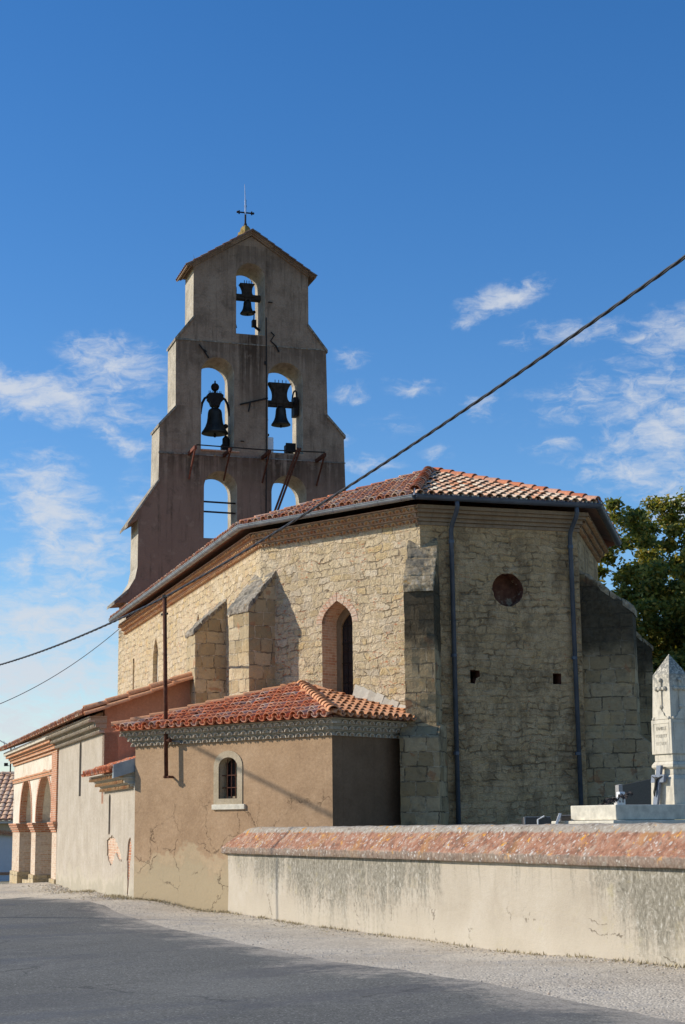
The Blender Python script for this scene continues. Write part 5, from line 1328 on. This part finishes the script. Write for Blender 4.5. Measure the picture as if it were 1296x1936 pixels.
    mb = MB(); panel(mb, h, [(-.075, 1.1), (-.002, 1.1), (-.002, 2.29), (-.075, 2.275)], (), .17, d0=.004); mb.build('edge_strip', 'grey granite', t)
    # little things standing on the tomb
    for (u, d, w, hh, lb) in ((.62, -.62, .10, .12, 'small white box shaped grave ornament on the tomb, the lower one'), (.74, -.70, .11, .20, 'taller white grave ornament on the tomb under dark flowers')):
        t = thing('grave_ornament', f.p(u, 1.865, d), lb, 'grave ornament'); mb = MB(); mb.box(f, u, u + w, d - .08, d, 1.862, 1.86 + hh); mb.build('block', 'white marble', t, bev=.01)
        mb = MB(); mb.box(f, u + .03, u + w - .03, d - .01, d + .004, 1.90, 1.86 + hh - .05); mb.build('inset', 'grey granite', t)
    t = thing('flower_spray', f.p(.7, 1.95, -.6), 'withered dark flower spray lying on the tomb', 'flowers'); rn = random.Random(5)
    mb = MB()
    for k in range(90):
        p = f.p(.35 + rn.random() * .5, 0, -.62 + rn.uniform(-.1, .1)); x = (p - f.p(.35, 0)).dot(f.du); p.z = 1.89 + x * .28 + rn.uniform(-.03, .03); w = V((rn.uniform(-1, 1), rn.uniform(-1, 1), rn.uniform(-1, 1))).normalized() * .035; w2 = w.orthogonal().normalized() * .02
        mb.add([p - w, p + w2, p + w, p - w2], [(0, 1, 2, 3)])
    mb.build('petals', 'dark petals', t); mb = MB(); mb.tube([f.p(.3, 1.872, -.62), f.p(.6, 1.93, -.64), f.p(.88, 2.06, -.62)], .012, 6); mb.build('stalk', 'dark petals', t)
    # white plaque leaning on the tomb at the right
    pf = Fr(CWF.p(15.3, 0, -1.15), (.95, .05)); t = thing('memorial_plaque', pf.p(.1, 1.1), 'white marble memorial plaque with grey rim at the wall, right edge', 'plaque')
    mb = MB(); panel(mb, pf, rect(0, .5, 1.1, 1.71), (), .05); mb.build('slab', 'white marble', t, bev=.006); mb = MB(); mb.box(pf, 0, .5, -.055, .005, 1.711, 1.74); mb.build('rim', 'grey granite', t)
    # low dark slabs left of the tomb
    def dark_slab(x, y, du, w, z, dep, label, edge=True):
        s = Fr(V((x, y, 0)), du); t = thing('grave_slab', s.p(w / 2, 1.1), label, 'grave'); mb = MB(); mb.box(s, 0, w, -dep, 0, 1.1, z); mb.build('slab', 'dark granite', t, bev=.008)
        mb = MB(); mb.box(s, -.012, .012, -.05, .01, 1.15, z + .012); mb.box(s, .013, w, -.03, .006, z + .001, z + .016); mb.build('pale_edging', 'grey granite', t)
    dark_slab(2.92, 27.2, (.97, .0), .42, 1.70, .5, 'low black grave slab with thin pale edging, leftmost above the wall')
    dark_slab(3.33, 25.9, (.97, .08), .33, 1.715, .3, 'black grave slab with pale edging beside the stepped tomb')
    s = Fr(V((2.90, 25.2, 0)), (.9, -.1)); t = thing('memorial_plaque', s.p(0, 1.1), 'small house shaped brown granite plaque above the wall', 'plaque')
    mb = MB(); panel(mb, s, [(0, 1.1), (.2, 1.1), (.2, 1.67), (.1, 1.71), (0, 1.66)], (), .04); mb.build('slab', 'dark granite', t); mb = MB(); mb.tube([s.p(0, 1.2, .01), s.p(0, 1.66, .01), s.p(.1, 1.71, .01)], .012, 6); mb.build('polished_edge', 'white marble', t)
    s = Fr(V((3.14, 25.1, 0)), (.9, -.1)); t = thing('memorial_plaque', s.p(0, 1.1), 'tilted bright white plaque seen on edge above the wall', 'plaque')
    mb = MB(); mb.prism([s.p(.0, 1.57, 0), s.p(.035, 1.56, 0), s.p(.11, 1.745, 0), s.p(.075, 1.755, 0)], s.n * -.25); mb.build('slab', 'white marble', t); mb = MB(); mb.prism([s.p(-.06, 1.3, -.05), s.p(-.03, 1.3, -.05), s.p(.02, 1.56, -.05), s.p(-.01, 1.57, -.05)], s.n * -.1); mb.build('stand', 'dark granite', t)


graves()

# ------------------------------------------------------------------ service mast and cables
def cables():
    md = .20
    pt, pb = SF.p(1.13, 0, md), SF.p(1.24, 0, md)
    top = V((pt.x, pt.y, 1.6 + (6.82 - 1.6) * K)); bot = V((pb.x, pb.y, 1.6 + (2.69 - 1.6) * K))
    t = thing('service_mast', bot, 'rusty steel service mast bracketed to the sacristy front through its eaves', 'mast')
    mb = MB(); mb.tube([bot, top], .045, 10); mb.build('pole', 'rust', t, True)
    mb = MB(); n = SF.n; b0 = bot + V((0, 0, .03)); mb.tube([b0 - SF.du * .07, b0 + SF.du * .10], .03, 6); mb.tube([b0, b0 - n * md], .028, 6)
    b1 = bot + V((0, 0, .82)); mb.tube([b1, b1 - n * md], .03, 6); mb.tube([b1 - SF.du * .06, b1 + SF.du * .1], .03, 6); mb.ball(b1 + SF.du * .1, .05)
    mb.build('wall_bracket', 'rust', t)
    mb = MB(); c = top - V((0, 0, .38)); mb.tube([c - SF.du * .1, c + SF.du * .1], .025, 6); mb.tube([top - V((0, 0, .02)), top + V((0, 0, .05))], .06, 8); mb.build('clamp', 'dark iron', t)
    mb = MB(); mb.tube([b1 + SF.du * .05, b1 + SF.du * .4 + V((0, 0, -.06)) - n * .15, b1 + SF.du * .75 + V((0, 0, -.03)) - n * .3, b1 + SF.du * 1.3 + V((0, 0, -.0)) - n * .3, b1 + SF.du * 1.55 + V((0, 0, -.06)) - n * .29, b1 + SF.du * 1.62 + V((0, 0, -.2)) - n * .29], .018, 6)
    mb.build('service_lead', 'grey cable', t)
    # heavy twisted cable, a catenary from a pole off to the right, over the mast and on to the left
    def twisted(name, label, pts, r, mat, pitch=1.15):
        mb = MB()
        for ph in (0, 2.09, 4.19):
            q = []; s_ = 0
            for i, p in enumerate(pts):
                if i: s_ += (p - pts[i - 1]).length
                tt = (pts[min(i + 1, len(pts) - 1)] - pts[max(i - 1, 0)]).normalized(); e1 = tt.cross(V((0, 0, 1))).normalized(); e2 = e1.cross(tt); a = 2 * pi * s_ / pitch + ph
                q.append(p + (e1 * cos(a) + e2 * sin(a)) * r * .62)
            mb.tube(q, r * .62, 6)
        return tag(mb.build(name, mat, None, True), label, 'cable')
    def sag(a, b, s_, n): return [a.lerp(b, k / n) - V((0, 0, 4 * s_ * (k / n) * (1 - k / n))) for k in range(n + 1)]
    a = top + V((0, 0, .0)); d = fw + cr * ((1296 - 648) / 3100) - cu * ((485 - 968) / 3100); e = V((0, 0, EYE)) + d * (19 / d.y)
    far = a + (e - a) * 1.45 + V((0, 0, .43))
    twisted('power_cable', 'thick twisted black power cable sweeping over from the upper right', sag(a, far, .35, 300), .022, 'black cable')
    d = fw + cr * ((0 - 648) / 3100) - cu * ((1257 - 968) / 3100); e = V((0, 0, EYE)) + d * (50 / d.y)
    twisted('power_cable', 'twisted black power cable running down from the mast to the left', sag(a, a + (e - a) * 1.6 + V((0, 0, .45)), .30, 200), .023, 'black cable')
    mb = MB(); a = L(.45, 19.6, 8.45); d = fw + cr * ((0 - 648) / 3100) - cu * ((1331 - 968) / 3100); e = V((0, 0, EYE)) + d * (53 / d.y)
    mb.tube(sag(a, a + (e - a) * 1.5 + V((0, 0, .67)), .5, 40), .012, 6); tag(mb.build('telephone_cable', 'grey cable'), 'thin grey telephone cable sloping from the nave corner to the left', 'cable')
    mb = MB(); d = fw + cr * ((-10 - 648) / 3100) - cu * ((1389 - 968) / 3100); e = V((0, 0, EYE)) + d * (66 / d.y)
    mb.tube(sag(W_(23.5, .2, 4.55), e + (e - W_(23.5, .2, 4.55)) * .4, .1, 14), .02, 6); tag(mb.build('telephone_cable', 'grey cable'), 'short thin cable reaching the porch roof from the left', 'cable')


    q0, q1 = V((-14.4, 64, 9.2)), V((-14.1, 33.7, 9.2))
    mb = MB(); mb.tube(sag(q0, q1, .25, 60), .036, 6); tag(mb.build('street_cable', 'black cable', None, True), 'black overhead cable along the far side of the street', 'cable')
    for q, wh in ((q0, 'beyond the porch'), (q1, 'opposite the sacristy')):
        t = thing('utility_pole', V((q.x, q.y, -.6)), 'slim rusty steel pole across the street, ' + wh, 'utility pole', 'utility poles along the street')
        mb = MB(); mb.tube([(q.x, q.y, -1), (q.x, q.y, 9.4)], [.04, .03], 10); mb.build('pole', 'rust', t)
        mb = MB(); mb.tube([(q.x, q.y, 9.2), (q.x + .12, q.y, 9.2)], .04, 8); mb.build('insulator', 'white plastic', t)


cables()

# ------------------------------------------------------------------ house and antenna beyond the porch
def house():
    f = Fr(V((-22, 75.4, 0)), (1, .02)); g0 = -.9
    t = thing('house', f.p(4, g0), 'low house with pale tiled roof and garage door beyond the porch', 'house')
    mb = MB(); dr = round_arch(5.2, 7.4, g0 - .3, 1.0, 10, .35); panel(mb, f, rect(0, 8.4, g0 - .6, 1.95), [dr], .3); panel(mb, Fr(f.p(8.4, 0), (-.02, 1)), rect(0, 6, g0 - .6, 1.95), (), .3)
    w = mb.build('wall', 'house wall', t)
    mb = MB()
    big = round_arch(5.0, 7.6, .9, 1.0, 14, .55)[2:]; sm = round_arch(5.2, 7.4, .9, 1.0, 14, .35)[2:]
    for i in range(14): mb.add([f.p(*sm[i], .03), f.p(*sm[i + 1], .03), f.p(*big[i + 1], .03), f.p(*big[i], .03), f.p(*sm[i], -.1), f.p(*sm[i + 1], -.1), f.p(*big[i + 1], -.1), f.p(*big[i], -.1)], [(3, 2, 1, 0), (0, 1, 5, 4), (2, 3, 7, 6)])
    mb.build('brick_arch', 'brick', w)
    mb = MB(); panel(mb, f, dr, (), .05, d0=-.15); dd = mb.build('garage_door', 'garage white', t)
    mb = MB(); mb.box(f, 5.2, 7.4, -.15, -.12, -.42, -.3); mb.build('rail', 'brick', dd)
    mb = MB(); mb.box(f, -.3, 8.6, -.2, .38, 1.86, 1.98); mb.build('eaves', 'garage white', t)
    mb = MB(); roof_tiles(mb, f.p(-.3, 2.0, .45), f.du, -f.n + V((0, 0, .55)), [(0, 0), (9.1, 0), (6.8, 4.4), (0, 4.4)], .27, .38, .13, rise=.4); mb.add([f.p(8.8, 2.0, .45), f.p(8.8, 2.0, -7), f.p(6.5, 4.1, -3.4)], [(0, 1, 2)]); mb.build('roof', 'pinkish tile', t)
    mb = MB(); ridge_tiles(mb, f.p(-.3, 4.1, -3.4), f.p(6.6, 4.1, -3.4), .13, .4); ridge_tiles(mb, f.p(8.8, 2.02, .45), f.p(6.6, 4.1, -3.4), .13, .4); mb.build('ridge_tiles', 'pinkish tile', t)
    t = thing('tv_antenna', V((-15.6, 79, 2.9)), 'television antenna on a thin mast above the house roof', 'antenna'); x, y = -15.95, 79
    mb = MB(); mb.tube([(x, y, 2.8), (x, y, 5.55)], .035, 6); mb.build('mast', 'dark iron', t); mb = MB()
    mb.tube([(x - .32, y, 5.5), (x + .25, y - .2, 5.55)], .018, 5)
    for k in range(5): mb.tube([(x - .3 + k * .12, y - .04 * k - .2, 5.62), (x - .3 + k * .12, y + .2 - .04 * k, 5.4)], .014, 5)
    mb.tube([(x - .35, y, 5.75), (x - .25, y, 5.3)], .014, 5); mb.tube([(x + .22, y, 5.75), (x + .12, y, 5.3)], .014, 5); mb.build('aerial', 'aluminium', t)
    mb = MB(); mb.box(Fr((x - .28, y), (1, 0)), 0, .16, 0, .14, 4.55, 4.7); mb.tube([(x - .2, y, 4.6), (x, y, 4.55)], .014, 5); mb.build('amplifier', 'dark iron', t)


house()

# ------------------------------------------------------------------ trees
def tree(name, label, base, crown, rad, nb, nl, seed, lsz):
    rn = random.Random(seed); base = V(base); crown = V(crown); t = thing(name, base, label, 'tree')
    mb = MB(); tips = []
    def grow(p, d, ln, r, dep):
        pts = [p]; rr = [r]; q = p; dd = d
        for k in range(3):
            dd = (dd + V((rn.gauss(0, .16), rn.gauss(0, .16), rn.gauss(.03, .1)))).normalized(); q = q + dd * ln / 3; pts.append(q); rr.append(r * (1 - .14 * (k + 1)))
        mb.tube(pts, rr, 6 if dep < 2 else 4)
        if dep >= 4: tips.append(q); return
        for k in range(rn.choice((2, 3, 3))):
            e = V((rn.gauss(0, 1), rn.gauss(0, 1), rn.gauss(.1, .7))).normalized(); nd = (dd * .75 + e * .85).normalized()
            grow(q, nd, ln * rn.uniform(.66, .86), rr[-1] * .66, dep + 1)
        if dep >= 2: tips.append(pts[2])
    h = (crown.z - base.z)
    mb.tube([base - V((0, 0, .5)), base.lerp(crown, .22), base.lerp(crown, .42)], [h * .05, h * .036, h * .03], 10)
    for k in range(nb):
        a = 2 * pi * k / nb + rn.uniform(-.3, .3); d = V((cos(a) * .8, sin(a) * .8, rn.uniform(.25, 1.2))).normalized(); grow(base.lerp(crown, rn.uniform(.3, .44)), d, rad[2] * .40, h * .018, 1)
    mb.build('trunk', 'bark', t)
    lb = MB()
    cl = [crown + V((rn.gauss(0, .5) * rad[0], rn.gauss(0, .5) * rad[1], rn.gauss(0, .5) * rad[2])) for _ in range(nb * 30)] + tips
    cl = [q for q in cl if ((q.x - crown.x) / rad[0]) ** 2 + ((q.y - crown.y) / rad[1]) ** 2 + ((q.z - crown.z) / rad[2]) ** 2 < 1.05 + rn.uniform(-.15, .3)]
    per = max(1, nl // len(cl))
    for c in cl:
        s_ = rn.uniform(.3, .62) * lsz * 4.2
        for k in range(int(per * rn.uniform(.5, 1.4))):
            p = c + V((rn.gauss(0, s_), rn.gauss(0, s_), rn.gauss(0, s_ * .7))); a = V((rn.gauss(0, 1), rn.gauss(0, 1), rn.gauss(0, .7))).normalized() * lsz * rn.uniform(.7, 1.3); b = a.cross(V((rn.gauss(0, 1), rn.gauss(0, 1), rn.gauss(0, 1)))).normalized() * lsz * .55
            lb.add([p - a, p - a * .2 + b, p + a, p - a * .2 - b], [(0, 1, 2, 3)])
    lb.build('crown', 'oak leaf', t)


tree('oak_tree', 'tall oak turning yellow green behind the apse', (13.4, 60, 0), (12.4, 60, 9.3), (4.6, 4.2, 4.8), 13, 150000, 11, .10)
tree('young_tree', 'lower yellow green tree below the oak, behind the obelisk', (14.3, 66, 0), (13.6, 66, 4.6), (2.6, 2.6, 2.4), 5, 26000, 23, .09)
